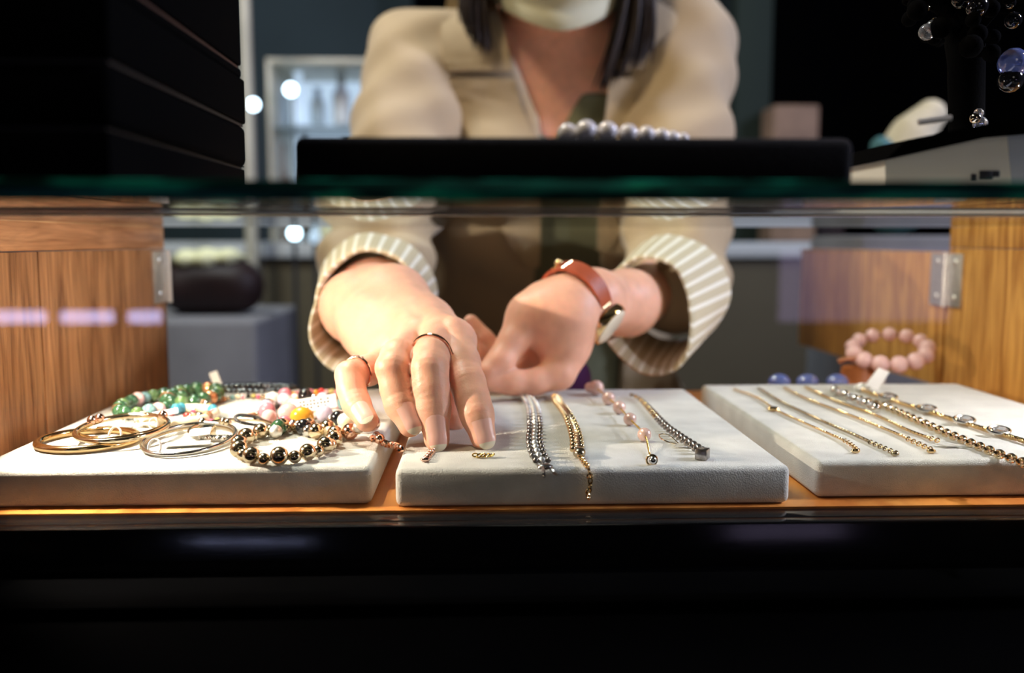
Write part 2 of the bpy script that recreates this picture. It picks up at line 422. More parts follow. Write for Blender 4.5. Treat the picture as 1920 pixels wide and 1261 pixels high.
dR = door(XR, YB, .372, 1.05, 'woodR')
dL = door(XL, YB, -.43, .99, 'woodL')
def hinge(x, y, z0, z1, sgn, d2, parent, w1=.024, w2=.024):
    """two leaves lying on the inner faces, knuckle barrel between"""
    mb = MB(); inn = -sgn
    mb.box((min(x, x+inn*.0016), y-w1, z0), (max(x, x+inn*.0016), y-.001, z1), .0004)
    h = mb.build('hinge', 'steel', parent)
    d2 = Vector(d2).normalized(); n = Vector((inn, 0, 0))
    a = Vector((x, y, z0))+d2*.003+n*.0002; b = Vector((x, y, z0))+d2*w2+n*.0002
    MB().prism([a, b, b+n*.0016, a+n*.0016], (0, 0, z1-z0)).build('hinge_leaf', 'steel', h, smooth=False)
    MB().tube([(x+inn*.0025, y, z0-.0005), (x+inn*.0025, y, z1+.0005)], .0024, 12).build('hinge_barrel', 'steel', h)
    for zz in (z0+.007, z1-.007):
        for k in (-1, 1):
            c = Vector((x+inn*.0018, y-w1*.55, zz)) if k < 0 else Vector((x, y, zz))+d2*w2*.6+n*.0018
            MB().ball(c, (.0009, .0028, .0028), 12, 8).build('screw', 'steel', h)
hinge(XR, YB, .951, .9942, 1, (-.011, .315, 0), case)
hinge(XL, YB, .956, .9964, -1, (-.177, .255, 0), case, w1=.030, w2=.02)

top = empty('glass_countertop', (.065, .5, ZU), 'thick clear glass countertop with green polished front edge, above the jewellery trays', 'glass top')
MB().box((-.60, .2503, ZU), (.80, .737, ZT)).build('glass_pane', 'glass', top, smooth=False)
MB().box((-.60, .2485, ZU), (.80, .2502, ZT), .0004).build('polished_edge', 'edge', top)

# small spot lamps fixed under the glass top, in the two front corners of the case
LAMPS = []
for x, lb in ((XL+.011, 'small steel spot lamp under the glass top in the left front corner'), (XR-.011, 'small steel spot lamp under the glass top in the right front corner')):
    e = empty('case_spotlight', (x, .432, ZU), lb, 'lamp', 'spot lamps inside the display case')
    MB().tube([(x, .432, ZU-.0003), (x, .432, ZU-.0045)], [.0085, .0085], 24).build('lamp_body', 'steel', e)
    MB().ball((x, .432, ZU-.0062), (.005, .005, .0015), 16, 8).build('bulb', 'bulb', e)
    LAMPS.append((x, .432, ZU-.0095))
# ------------------------------------------------------------------ velvet trays
def tray(x0, x1, y0, y1, z0, z1, m, label, bev=.0032):
    t = MB().box((x0, y0, z0), (x1, y1, z1), bev, 4).build('display_tray', m)
    return tag(t, label, 'tray')
def X_at(px, Y): return at(px, 600, Y).x
trL = tray(-.2385, X_at(692, .417), .416, .640, ZS+.0003, TZ, 'velvet', 'cream velvet tray holding bangles and beaded bracelets beside the brown wood wall')
trM = tray(X_at(737, .412), X_at(1491, .412), .411, .634, ZS+.0003, TZ, 'velvet', 'middle cream velvet tray under the fingers, with laid out gem bracelets')
trR = tray(X_at(1540, .421), .351, .420, .652, ZS+.0003, TZ, 'velvet', 'cream velvet tray carrying fine gold chains beside the honey wood wall')
for t in (trL, trM, trR): t['group'] = 'cream velvet trays in the display case'
tray(X_at(559, .30), X_at(1587, .30), .298, .43, ZT+.0002, CAM.z+.0334, 'black_velvet', 'black velvet display pad on the glass top, carrying white pearls', .0035)
ZP = CAM.z+.0334

# ------------------------------------------------------------------ black boxes stacked on the glass (left)
def Xs(px, Y): return (px-904)*Y/F
bx = []
z = ZT+.0003
specs = [(.0162, .93, 'darkgap', 'flat black jewellery box, lowest of the stack, resting on the glass top', 0),
         (.0390, .46, 'darkgap', 'second black jewellery box up, above the flat lowest one', .001),
         (.0440, .10, 'boxgap', 'third black jewellery box up in the stack on the glass', 0),
         (.0500, .50, 'darkgap', 'topmost black jewellery box of the stack at the left', .002)]
for i, (hh, fr, gm, lb, off) in enumerate(specs):
    e = empty('jewellery_box', (-.2, .345, z), lb, 'box', 'black boxes stacked on the glass')
    x0, x1, y0, y1 = -.34, -.1075+off, .27+off, .42+off
    z1 = z+hh*fr; bv = min(.003, hh*fr*.35, hh*(1-fr)*.35)
    MB().box((x0, y0, z), (x1, y1, z1), bv, 3).build('box_base', 'blackbox', e)
    MB().box((x0+.0012, y0+.0012, z1), (x1-.0012, y1-.0012, z1+.0012)).build('inner_lip', gm, e)
    MB().box((x0, y0, z1+.0012), (x1, y1, max(z1+.0016, z+hh-.0003)), min(bv, .001), 3).build('box_lid', 'blackbox', e)
    z += hh

# ------------------------------------------------------------------ pearls on the black pad
pn = empty('pearl_necklace', (at(1160, 262, .33).x, .33, ZP), 'white pearl necklace lying on the black velvet pad', 'necklace')
pts = []
for px, Y, r in ((1064, .322, 19), (1099, .318, 21), (1139, .319, 20), (1178, .320, 18), (1212, .321, 16.5), (1240, .322, 14.5), (1260, .327, 14), (1280, .332, 13.5)):
    rr = r*Y/F*.98; pts.append((Vector((at(px, 245, Y).x, Y, ZP+rr+.0002)), rr))
for k in range(9):
    Y = .372-.003*abs(k-2); px = 1276-24*k; rr = .0031; pts.append((Vector((at(px, 245, Y).x, Y, ZP+rr+.0002)), rr))
for c, rr in pts:
    MB().ball(c, rr, 20, 14).build('pearl', 'pearl', pn)
MB().tube([c for c, r in pts], .0004, 5).build('thread', 'palegold', pn)

# ------------------------------------------------------------------ white device and black jewellery tree (right, on the glass)
dv = empty('white_terminal', (.2, .33, ZT), 'white wedge shaped electronic device with small port, on the glass top', 'device')
Yd = .36
A = [at(1660, 300, Yd), at(1888, 249, Yd), at(1900, 362, Yd), at(1660, 362, Yd)]
for q in A[2:]: q.z = ZT+.0004
MB().prism(A, (0, .09, 0)).build('body', 'offwhite', dv, smooth=False)
B = [at(1888.5, 249, Yd), at(1975, 243, Yd), at(1975, 362, Yd), at(1900.5, 362, Yd)]
for q in B[2:]: q.z = ZT+.0004
MB().prism(B, (0, .09, 0)).build('side_cover', 'bluewhite', dv, smooth=False)
for px, py, w, h in ((1848, 328, 10, 8), (1825, 332, 2.5, 6), (1867, 326, 3.5, 6)):
    a = at(px-w, py-h, Yd-.0006); b = at(px+w, py+h, Yd+.001)
    MB().box((a.x, a.y, b.z), (b.x, b.y, a.z), .0003).build('port', 'port', dv)
tp = [at(1700, 262, Yd-.004), at(1985, 205, Yd-.004), at(1985, 245, Yd-.004), at(1850, 257, Yd-.004), at(1662, 298, Yd-.004)]
MB().prism(tp, (0, .10, 0)).build('screen_housing', 'blackbox', dv, smooth=False)
a = at(1722, 229, Yd-.006); b = at(1783, 221, Yd-.006)
MB().tube([a, b], .0012, 8).build('metal_bar', 'steel', dv)

tr = empty('jewellery_tree', (at(1800, 300, .40).x, .40, ZT), 'black jewellery tree hung with dark crystal earrings, at the right edge', 'jewellery stand')
Yt = .475
MB().tube([at(1812, 300, Yt), at(1812, 120, Yt), at(1800, -60, Yt)], [.0085, .009, .012], 14).build('stem', 'blackbox', tr)
c0 = at(1812, 330, Yt); MB().tube([(c0.x, Yt, ZT+.0003), (c0.x, Yt, ZT+.006), (c0.x, Yt, ZT+.045)], [.02, .018, .008], 20).build('stand_base', 'blackbox', tr)
for px, py in ((1725, -10), (1770, -40), (1860, -30), (1915, 10)):
    MB().tube([at(1812, 60, Yt), at((1812+px)/2, 10, Yt-.01), at(px, py, Yt-.015)], [.006, .005, .004], 10).build('branch', 'blackbox', tr)
random.seed(9)
for i in range(46):
    px = random.uniform(1700, 1925); lim = 60+(px-1700)*.30; py = random.uniform(-60, lim)
    c = at(px, py, Yt-.02+random.uniform(-.02, .015)); MB().ball(c, random.uniform(.0025, .0055), 10, 8).build('dark_bead', 'onyx' if i % 7 == 0 else 'blackbox', tr)
for px, py, r, mm in ((1738, 15, .0016, 'palegold'), (1753, 38, .0016, 'palegold'), (1738, 60, .004, 'crystal'), (1748, 50, .0032, 'crystal'), (1900, 118, .0072, 'bluecrystal'), (1835, 212, .0024, 'crystal'), (1829, 222, .0028, 'palegold'), (1838, 232, .0036, 'crystal'), (1895, 150, .006, 'onyx')):
    MB().ball(at(px, py, Yt-.03), r, 12, 8).build('earring', mm, tr)

# ------------------------------------------------------------------ things behind the seller
def pbox(x0, y0, x1, y1, Y, dep, bev=0):
    a = at(x0, y0, Y); b = at(x1, y1, Y); return MB().box((a.x, Y, b.z), (b.x, Y+dep, a.z), bev)
bc = empty('back_counter', (0, 2.3, 0), 'long back counter with pale top and olive front behind the seller', 'counter')
MB().box((-1.15, 2.12, 0), (1.5, 2.6, .965), .003).build('cabinet', 'oliveb', bc)
MB().box((-1.18, 2.10, .965), (1.53, 2.62, 1.000), .003).build('countertop', 'shelfw', bc)
ZC = 1.0003
pp = MB().tube([(Xs(478, 2.0), 2.0, 0), (Xs(478, 2.0), 2.0, 2.8)], .0135, 16).build('display_post', 'post')
tag(pp, 'pale vertical post rising behind the black box stack', 'post')
sc = empty('lit_showcase', (-.36, 2.3, ZC), 'small lit glass showcase on the back counter, behind the box stack', 'showcase')
def cbox(x0, x1, ytop, ybot, Y, dep, bev=0):
    a = at(x0, ytop, Y); b = at(x1, ytop if ybot is None else ybot, Y); zb = ZC if ybot is None else b.z
    return MB().box((a.x, Y, zb), (b.x, Y+dep, a.z), bev)
cbox(500, 760, 118, None, 2.50, .01).build('back_panel', 'ledpanel', sc)
cbox(498, 506, 112, None, 2.24, .27, .002).build('corner_post', 'post', sc)
cbox(752, 760, 112, None, 2.24, .27, .002).build('corner_post', 'post', sc)
cbox(498, 762, 108, 120, 2.24, .27, .002).build('top_frame', 'post', sc)
cbox(506, 752, 235, 238, 2.25, .24).build('glass_shelf', 'greysh', sc)
random.seed(3)
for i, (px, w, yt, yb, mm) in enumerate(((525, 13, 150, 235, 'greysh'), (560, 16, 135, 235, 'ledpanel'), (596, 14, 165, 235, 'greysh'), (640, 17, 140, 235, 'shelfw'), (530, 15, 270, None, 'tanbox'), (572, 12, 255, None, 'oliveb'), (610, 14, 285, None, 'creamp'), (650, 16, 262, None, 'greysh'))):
    a = at(px-w, yt, 2.36); b = at(px+w, yb or 400, 2.36); zb = ZC if yb is None else b.z+.003; cx = (a.x+b.x)/2; r = (b.x-a.x)/2
    h = a.z-zb
    o = MB().tube([(cx, 2.36, zb), (cx, 2.36, zb+h*.6), (cx, 2.36, zb+h*.75), (cx, 2.36, zb+h*.9), (cx, 2.36, zb+h)], [r, r, r*.5, r*.45, r*.6], 16).build('jar', mm)
    tag(o, ['tall grey glass jar, leftmost on the showcase upper shelf', 'glowing pale jar second along the showcase upper shelf', 'short grey jar third along the showcase upper shelf', 'white jar rightmost on the showcase upper shelf',
            'tan jar leftmost on the showcase lower level', 'olive jar second along the showcase lower level', 'cream jar third along the showcase lower level', 'grey jar rightmost on the showcase lower level'][i], 'jar', 'jars in the lit showcase')
for i, (px, py, Y, r, lb) in enumerate(((475, 196, 1.9, .0115, 'round cold white lamp beside the black box stack'), (545, 168, 2.2, .014, 'cold white lamp glowing in the showcase'))):
    o = MB().ball(at(px, py, Y), r, 14, 10); c = at(px, py, Y)
    e = empty('cold_light', c, lb, 'lamp', 'small cold lamps behind the box stack')
    o.build('bulb', 'ledblue', e)
    dy = .03+.05*(i == 3)
    MB().tube([c+Vector((0, .004, 0)), c+Vector((0, dy, 0)), (c.x, c.y+dy, ZC if Y > 2.1 else 0)], .0022, 6).build('light_stem', 'port', e)
# reflected glints under the glass top, built as added glowing balls
for px, py, r, lb in ((552, 437, .012, 'cold white reflected glint left of the sleeve, built as a glowing ball'), (590, 445, .012, 'dim blue reflected glint touching the striped cuff, built as a glowing ball')):
    c = at(px, py, 1.75); e = empty('cold_light', c, lb, 'lamp', 'reflected glints behind the case')
    MB().ball(c, r, 14, 10).build('bulb', 'ledblue' if px < 570 else 'ledpanel', e)
    MB().tube([c-Vector((0, 0, r*.8)), (c.x, c.y, 0)], .004, 6).build('light_stem', 'port', e)
# stool with grey box, maroon bag and cream wrapping (seen through the case, left)
gb = at(320, 600, 1.5); ge = at(484, 735, 1.5)
o = MB().box((gb.x-.12, 1.5, 0), (ge.x, 1.85, gb.z), .01, 3).build('storage_box', 'greyb'); tag(o, 'tall grey fabric storage box under the maroon bag', 'box')
a = at(322, 505, 1.55); b = at(466, 600, 1.55)
mbv, mbq = sdf_mesh(lambda P: smin(rcone(P, (a.x, 1.62, gb.z+.045), (b.x-.035, 1.62, gb.z+.048), .043, .046), ell(P, ((a.x+b.x)/2, 1.62, gb.z+.07), (.05, .04, .02)), .02), (a.x-.08, 1.54, gb.z-.02), (b.x+.04, 1.7, gb.z+.12), .006)
e = empty('gift_bag', ((a.x+b.x)/2, 1.62, gb.z), 'round maroon bag with cream wrapping on top, standing on the grey box', 'bag')
np_mesh('bag_body', [(mbv, mbq)], 'maroon', e)
mbv, mbq = sdf_mesh(lambda P: smin(ell(P, ((a.x+b.x)/2-.03, 1.61, gb.z+.098), (.058, .03, .017)), ell(P, (b.x-.05, 1.61, gb.z+.104), (.035, .02, .010)), .01)+.002*np.sin(P[:, 0]*160), (a.x-.08, 1.54, gb.z+.06), (b.x+.04, 1.7, gb.z+.14), .005)
np_mesh('wrapping', [(mbv, mbq)], 'creamp', e)
# dark uprights and cabinets on the right
o = MB().box((Xs(1445, 2.9), 2.9, 0), (Xs(2050, 2.9), 3.29, 2.3), .004).build('wall_cabinet', 'blackmat'); tag(o, 'tall black wall cabinet far behind, at the right of the seller', 'cabinet')
o = MB().box((Xs(780, 3.1), 3.1, 0), (Xs(1300, 3.1), 3.29, 2.3), .004).build('wall_cabinet', 'blackmat'); tag(o, 'tall black wall cabinet far behind the seller, hidden mostly by the jacket', 'cabinet')
o = MB().box((Xs(1372, 2.3), 2.3, ZC), (Xs(1440, 2.3), 2.36, 2.0), .004).build('display_column', 'greenp'); tag(o, 'dark green upright column behind the seller at the right', 'column')
o = MB().box((Xs(1446, 2.2), 2.2, ZC), (Xs(1532, 2.2), 2.3, at(1450, 196, 2.2).z), .006, 3).build('carton', 'tanbox'); tag(o, 'tan carton standing on the back counter right of the seller', 'box')
o = MB().box((Xs(1534, 2.25), 2.25, ZC), (Xs(1588, 2.25), 2.3, at(1540, 262, 2.2).z), .006, 3).build('carton', 'maroon'); tag(o, 'low dark red carton right beside the tan carton', 'box')
e = empty('plush_toy', at(1700, 300, 1.2), 'cream and teal soft cloth figure behind the black pad, at the right', 'soft toy')
c = at(1700, 300, 1.2)
v, q = sdf_mesh(lambda P: smin(rcone(P, at(1745, 215, 1.2), at(1712, 250, 1.2), .020, .028), ell(P, at(1690, 285, 1.2), (.03, .03, .025)), .02), (c.x-.09, 1.12, c.z-.10), (c.x+.1, 1.28, c.z+.12), .005)
np_mesh('head', [(v, q)], 'cream2', e)
v, q = sdf_mesh(lambda P: smin(rcone(P, at(1690, 300, 1.2), at(1680, 380, 1.2), .030, .042), ell(P, at(1652, 275, 1.18), (.014, .014, .014)), .012), (c.x-.12, 1.08, c.z-.17), (c.x+.1, 1.32, c.z+.12), .005)
np_mesh('torso', [(v, q)], 'teals', e)
st = MB().box((c.x-.09, 1.12, 0), (c.x+.12, 1.30, at(1690, 442, 1.2).z), .006).build('stool', 'greyb'); tag(st, 'grey square pedestal carrying the cream soft cloth figure', 'pedestal')

# opposite showcase behind the camera: its led strips and monitor mirror in the front pane
oc = empty('opposite_showcase', (0, -1.8, 0), 'black showcase with violet led strips across the aisle, mirrored in the front pane', 'showcase')
MB().box((-1.6, -2.1, 0), (1.4, -1.33, .80), .004).build('cabinet', 'blackmat', oc)
def mirr(px, py, Yv):  # a point on the mirrored ray, reflected back across the pane
    p = at(px, py, Yv); return Vector((p.x, 2*YP-p.y, p.z))
Yv = 2*YP+1.3
for x0, x1 in ((-40, 80), (108, 208), (236, 298)):
    a = mirr(x0, 583, Yv); b = mirr(x1, 607, Yv)
    MB().box((a.x, a.y-.02, b.z), (b.x, a.y, a.z), .006, 3).build('led_strip', 'ledbar', oc)
MB().box((mirr(-60, 583, Yv).x, -1.36, .80), (mirr(-60, 583, Yv).x+.01, -1.32, .90)).box((mirr(320, 583, Yv).x, -1.36, .80), (mirr(320, 583, Yv).x+.01, -1.32, .90)).box((mirr(-60, 583, Yv).x, -1.36, .875), (mirr(320, 583, Yv).x+.01, -1.325, .885)).build('strip_frame', 'port', oc)
a = mirr(1470, 468, Yv); b = mirr(1785, 603, Yv)
mo = empty('monitor', ((a.x+b.x)/2, -1.35, .80), 'violet lit monitor across the aisle, mirrored at right in the front pane', 'monitor')
MB().box((a.x, -1.32, b.z), (b.x, -1.31, a.z)).build('screen', 'screen', mo)
MB().box((a.x-.01, -1.345, b.z-.01), (b.x+.01, -1.32, a.z+.01), .003).box((a.x+.1, -1.345, .8005), (a.x+.16, -1.3302, b.z-.009)).build('housing', 'port', mo)
# ------------------------------------------------------------------ the seller
person = empty('person', (.08, 1.12, 0), 'person in beige jacket and pale mask leaning over the case, reaching for bracelets', 'person')
def P4(px, py, Y, r): return (at(px, py, Y), r)
# her right hand (left in the picture), reaching down to the trays
f_mid = [P4(824, 636, .508, .0112), P4(808, 668, .478, .0094), P4(806, 690, .466, .0093), P4(808, 727, .462, .0089), P4(812, 764, .459, .0085), P4(819, 822, .4525, .0066)]
f_rng = [P4(777, 640, .518, .0105), P4(745, 668, .482, .0086), P4(736, 690, .470, .0084), P4(743, 727, .466, .0079), P4(751, 758, .462, .0077), P4(769, 797, .4555, .0061)]
f_pnk = [P4(728, 672, .528, .0092), P4(690, 694, .498, .0080), P4(656, 703, .482, .0073), P4(659, 730, .476, .0070), P4(668, 756, .470, .0069), P4(688, 788, .460, .0060)]
f_idx = [P4(852, 640, .503, .0115), P4(866, 680, .484, .0094), P4(877, 718, .471, .0089), P4(886, 748, .464, .0084), P4(894, 776, .458, .0082), P4(906, 819, .4530, .0066)]
thumb = [P4(790, 640, .560, .015), P4(838, 705, .535, .011), P4(858, 752, .515, .0090), P4(853, 785, .502, .0070)]
elR = Vector((-.100, .84, .968)); elL = Vector((.182, .86, .968))
palmR = [[P4(668, 575, .62, .0215), P4(700, 612, .58, .019), P4(728, 668, .530, .0105)],
         [P4(680, 580, .61, .021), P4(730, 618, .565, .018), P4(777, 648, .520, .0108)],
         [P4(735, 565, .61, .021), P4(775, 615, .560, .018), P4(822, 642, .512, .0112)],
         [P4(738, 568, .61, .021), P4(800, 612, .552, .017), P4(850, 640, .507, .0115)],
         [P4(700, 620, .58, .018), P4(712, 655, .548, .015)]]
armR = [(elR, .029), (at(702, 560, .68), .026)]
foreR = [[(at(702, 560, .68), .026), P4(668, 575, .62, .0225)], [(at(702, 560, .68), .026), P4(735, 565, .61, .0225)]]
def handR(P):
    pal = None
    for c in palmR:
        d = chainf(P, c, .006); pal = d if pal is None else smin(pal, d, .010)
    for c in foreR: pal = smin(pal, chainf(P, c, .01), .012)
    pal = smin(pal, chainf(P, armR, .01), .015)
    fin = None
    for c in (f_mid, f_rng, f_pnk, f_idx):
        d = chainf(P, c, .004); fin = d if fin is None else np.minimum(fin, d)
    fin = smin(fin, chainf(P, thumb, .004), .0015)
    d = smin(pal, fin, .007)
    # extensor tendons on the back of the hand
    for c in (f_mid, f_rng, f_idx):
        a = c[0][0]+Vector((0, 0, .0095)); b = at(715, 600, .60)+Vector((0, 0, .0165))
        d = smin(d, rcone(P, a, b, .0028, .002), .005)
    # creases over the finger joints
    for c, js in ((f_mid, (2, 4)), (f_rng, (2, 4)), (f_pnk, (2, 4)), (f_idx, (2, 4))):
        for j in js:
            t = (c[j+1][0]-c[j-1][0]).normalized(); n = (CAM-c[j][0]); n = (n-t*n.dot(t)).normalized()
            for s in (-.0030, -.0002, .0026):
                q = (P-V3(c[j][0]+t*s)); al = q @ V3(t); rr = q @ V3(n)
                near = (np.abs(q).max(1) < .014)
                d = np.where(near & (rr > 0), d+.00028*np.exp(-(al/.0009)**2)*np.clip(rr/c[j][1], 0, 1), d)
    return d
# her left hand, relaxed behind the middle tray
i_A = [P4(990, 590, .612, .0145), P4(962, 640, .600, .0101), P4(938, 678, .592, .0093), P4(915, 698, .587, .0078)]
i_T = [P4(1064, 650, .615, .0165), P4(1046, 698, .602, .0118), P4(1002, 716, .594, .0085), P4(958, 716, .590, .0084), P4(912, 714, .586, .0070)]
i_C = [P4(985, 640, .636, .0090), P4(930, 664, .628, .0080), P4(908, 636, .630, .0070), P4(883, 603, .632, .0055)]
i_D = [P4(975, 670, .634, .0090), P4(918, 694, .620, .0082), P4(893, 664, .620, .0072), P4(877, 626, .622, .0056)]
i_E = [P4(1040, 640, .620, .012), P4(1022, 660, .618, .0095), P4(1008, 682, .618, .0085), P4(990, 690, .620, .0068)]
wL = at(1112, 565, .635)
palmL = [[(at(1175, 568, .67), .0215), (wL, .0212), P4(1065, 575, .618, .0215), P4(1018, 592, .612, .0185), P4(990, 600, .612, .0150)],
         [(wL, .0195), P4(1058, 606, .612, .022), P4(1055, 650, .608, .0170)], [P4(1020, 580, .625, .018), P4(990, 625, .632, .012)],
         [P4(1050, 600, .62, .02), P4(1005, 625, .642, .012), P4(978, 660, .644, .009)]]
def handL(P):
    pal = None
    for c in palmL:
        d = chainf(P, c, .008); pal = d if pal is None else smin(pal, d, .010)
    pal = smin(pal, rcone(P, elL, at(1175, 568, .67), .028, .0225), .015)
    fin = None
    for c in (i_A, i_C, i_D):
        d = chainf(P, c, .003); fin = d if fin is None else np.minimum(fin, d)
    fin = np.minimum(fin, chainf(P, i_T, .004))
    inner = chainf(P, [P4(1040, 628, .634, .014), P4(1005, 665, .630, .012), P4(965, 692, .626, .009)], .004)
    return np.minimum(smin(pal, fin, .0045), inner)
shR = Vector((-.070, 1.02, 1.194)); shL = Vector((.222, 1.02, 1.214))
HC = Vector((.082, 1.03, 1.325))
def torso(P, o=0):
    d = ell(P, (.085, 1.14, .74), (.165, .105, .13))
    d = smin(d, ell(P, (.08, 1.12, .90), (.128, .088, .14)), .06)
    d = smin(d, ell(P, (.078, 1.06, 1.07), (.150, .098, .16)), .06)
    d = smin(d, rcone(P, shR+Vector((.035, .01, -.01)), shL+Vector((-.035, .01, -.01)), .048, .048), .05)
    d = smin(d, ell(P, (.020, .975, 1.045), (.055, .040, .055)), .03)
    d = smin(d, ell(P, (.138, .975, 1.045), (.055, .040, .055)), .03)
    return d-o
def neckhead(P):
    d = rcone(P, (.08, 1.07, 1.19), (.082, 1.045, 1.27), .060, .050)
    h = smin(ell(P, HC, (.074, .092, .098)), ell(P, (.080, .975, 1.262), (.046, .042, .042)), .045)
    d = smin(d, h, .02)
    d = smin(d, rcone(P, (.080, .938, 1.330), (.080, .934, 1.300), .006, .009), .012)      # nose
    for s in (-1, 1): d = smin(d, ell(P, (.082+s*.076, 1.04, 1.315), (.009, .018, .030)), .008)  # ears
    for s in (-1, 1): # eye sockets
        d = np.maximum(d, -smin(ell(P, (.080+s*.031, .930, 1.335), (.017, .016, .010)), np.full(len(P), .02, np.float32), .004))
    for z in (1.268, 1.262): d = smin(d, rcone(P, (.062, .934, z), (.098, .934, z), .005, .005), .006)   # lips
    return d
def legs(P):
    d = None
    for s in (-1, 1):
        e = chainf(P, [(Vector((.085+s*.080, 1.14, .72)), .085), (Vector((.085+s*.085, 1.12, .42)), .055), (Vector((.085+s*.085, 1.16, .10)), .036), (Vector((.085+s*.09, 1.15, .05)), .034)], .03)
        e = smin(e, rcone(P, (.085+s*.09, 1.16, .036), (.085+s*.10, 1.02, .032), .034, .030), .02)
        d = e if d is None else smin(d, e, .02)
    return d
def uarms(P, o=0, o2=None):
    d = chainf(P, [(shR, .044+o), (elR, .030+o)], .02)
    return smin(d, chainf(P, [(shL, .044+o), (elL, .030+o)], .02), .02)
def bodyf(P): return smin(smin(smin(torso(P), neckhead(P), .03), uarms(P), .04), legs(P), .03)
b1 = sdf_mesh(bodyf, (-.22, .78, -.01), (.38, 1.30, 1.45), .0065)
v, q = sdf_mesh(handR, (-.20, .43, .885), (.02, .90, 1.04), .00085)
b2 = (smooth_verts(v, q, 2), q)
v, q = sdf_mesh(handL, (-.04, .55, .885), (.32, .90, 1.04), .0014)
b3 = (smooth_verts(v, q, 3), q)
body = np_mesh('body', [b1, b2, b3], 'skin', person)

# fingernails: curved plates hugging the finger tips, with a pale free edge
def nail(c, up, ln=.0108, back=.35, wdeg=40, over=.0018, parent=body, pale=True):
    (a, ra), (b, rb) = c[-2], c[-1]
    t = (b-a).normalized(); n = Vector(up); n = (n-t*n.dot(t)).normalized(); s = t.cross(n)
    L = (b-a).length
    def pt(u, w, lift):
        k = u*ln-ln*.58                       # along the finger, 0 at the tip centre
        r = (rb + (ra-rb)*max(0, -k)/L)*1.03+lift
        ang = rad(wdeg)*w
        endr = 1 if k < 0 else max(.5, 1-(k/.0125)**2)
        ww = 1.0 if .18 < u < .72 else (math.sqrt(max(0.02, 1-((.18-u)/.19)**2)) if u <= .18 else math.sqrt(max(.03, 1-((u-.72)/.285)**2)))
        return b+t*k+(n*math.cos(ang*ww)*endr+s*math.sin(ang*ww))*r
    nu, nw = 14, 9
    for nm, u0, u1, mm in (('fingernail', 0, .82, 'nail'), ('free_edge', .82, 1.0, 'nailtip')):
        vs = []; fs = []
        for lift in (.0004, -.0006):
            for i in range(nu):
                for j in range(nw): vs.append(pt(u0+(u1-u0)*i/(nu-1), -1+2*j/(nw-1), lift))
        o2 = nu*nw
        for i in range(nu-1):
            for j in range(nw-1):
                f = (i*nw+j, i*nw+j+1, (i+1)*nw+j+1, (i+1)*nw+j); fs.append(f); fs.append(tuple(x+o2 for x in f[::-1]))
        for i in range(nu-1):
            fs.append((i*nw, (i+1)*nw, (i+1)*nw+o2, i*nw+o2)); fs.append((i*nw+nw-1, i*nw+nw-1+o2, (i+1)*nw+nw-1+o2, (i+1)*nw+nw-1))
        for j in range(nw-1):
            fs.append((j, j+o2, j+1+o2, j+1)); k = (nu-1)*nw; fs.append((k+j, k+j+1, k+j+1+o2, k+j+o2))
        MB().add(vs, fs).build('fingernail', mm, parent)
for c, dx in ((f_mid, .05), (f_rng, .22), (f_pnk, -.1), (f_idx, .18)):
    up = (CAM-c[-1][0]).normalized()+Vector((dx, 0, .25))
    nail(c, up, ln=.0180 if c is not f_pnk else .0140)
for c in (i_C, i_D): nail(c, Vector((-.9, -.3, .6)), ln=.010)

# face details above the mask
for s in (-1, 1):
    MB().ball((.080+s*.031, .9565, 1.335), .0118, 16, 12).build('eye', 'eyew', person)
    MB().ball((.080+s*.031, .9462, 1.3325), (.0052, .0022, .0052), 12, 8).build('iris', 'iris', person)
    MB().tube([(.080+s*.014, .941, 1.3535), (.080+s*.026, .939, 1.3570), (.080+s*.038, .944, 1.3565), (.080+s*.052, .957, 1.3495)], [.0016, .0022, .0020, .0008], 8).build('eyebrow', 'brow', person)

for s in (-1, 1):
    MB().tube([(.080+s*.017, .949, 1.336), (.080+s*.024, .9435, 1.3425), (.080+s*.033, .9435, 1.3435), (.080+s*.044, .952, 1.337)], [.0016, .0026, .0026, .0014], 8).build('eyelid', 'skin', person)
# mask: pleated shell over the lower face, its lower rim drawn under the chin
def mask():
    nu, nv = 46, 30; vs = []; fs = []
    for k, off in enumerate((.0, -.0022)):
        for j in range(nv):
            v = j/(nv-1)
            for i in range(nu):
                u = -1+2*i/(nu-1)
                zt = 1.310-.030*u*u; zb = 1.2115+.062*abs(u)**1.7
                z = zt+(zb-zt)*v
                hw = .0775-.020*max(0, v-.35)*(1-abs(u)) + off
                x = .0795+hw*math.sin(u*1.42)
                bulge = math.sin(PI*min(1, v*1.05+.03))*.010
                pl = .0022*math.sin(v*PI*7)*(1-u*u)
                y = 1.02-(.098+bulge+pl+off)*math.cos(u*1.42)**.85 + .006*max(0, v-.7)
                vs.append((x, y, z))
    o2 = nu*nv
    for j in range(nv-1):
        for i in range(nu-1):
            f = (j*nu+i, j*nu+i+1, (j+1)*nu+i+1, (j+1)*nu+i); fs.append(f); fs.append(tuple(x+o2 for x in f[::-1]))
    for i in range(nu-1):
        fs.append((i, i+o2, i+1+o2, i+1)); k = (nv-1)*nu; fs.append((k+i, k+i+1, k+i+1+o2, k+i+o2))
    for j in range(nv-1):
        fs.append((j*nu, (j+1)*nu, (j+1)*nu+o2, j*nu+o2)); fs.append((j*nu+nu-1, j*nu+nu-1+o2, (j+1)*nu+nu-1+o2, (j+1)*nu+nu-1))
    return MB().add(vs, fs)
mk = mask().build('face_mask', 'maskm', person)
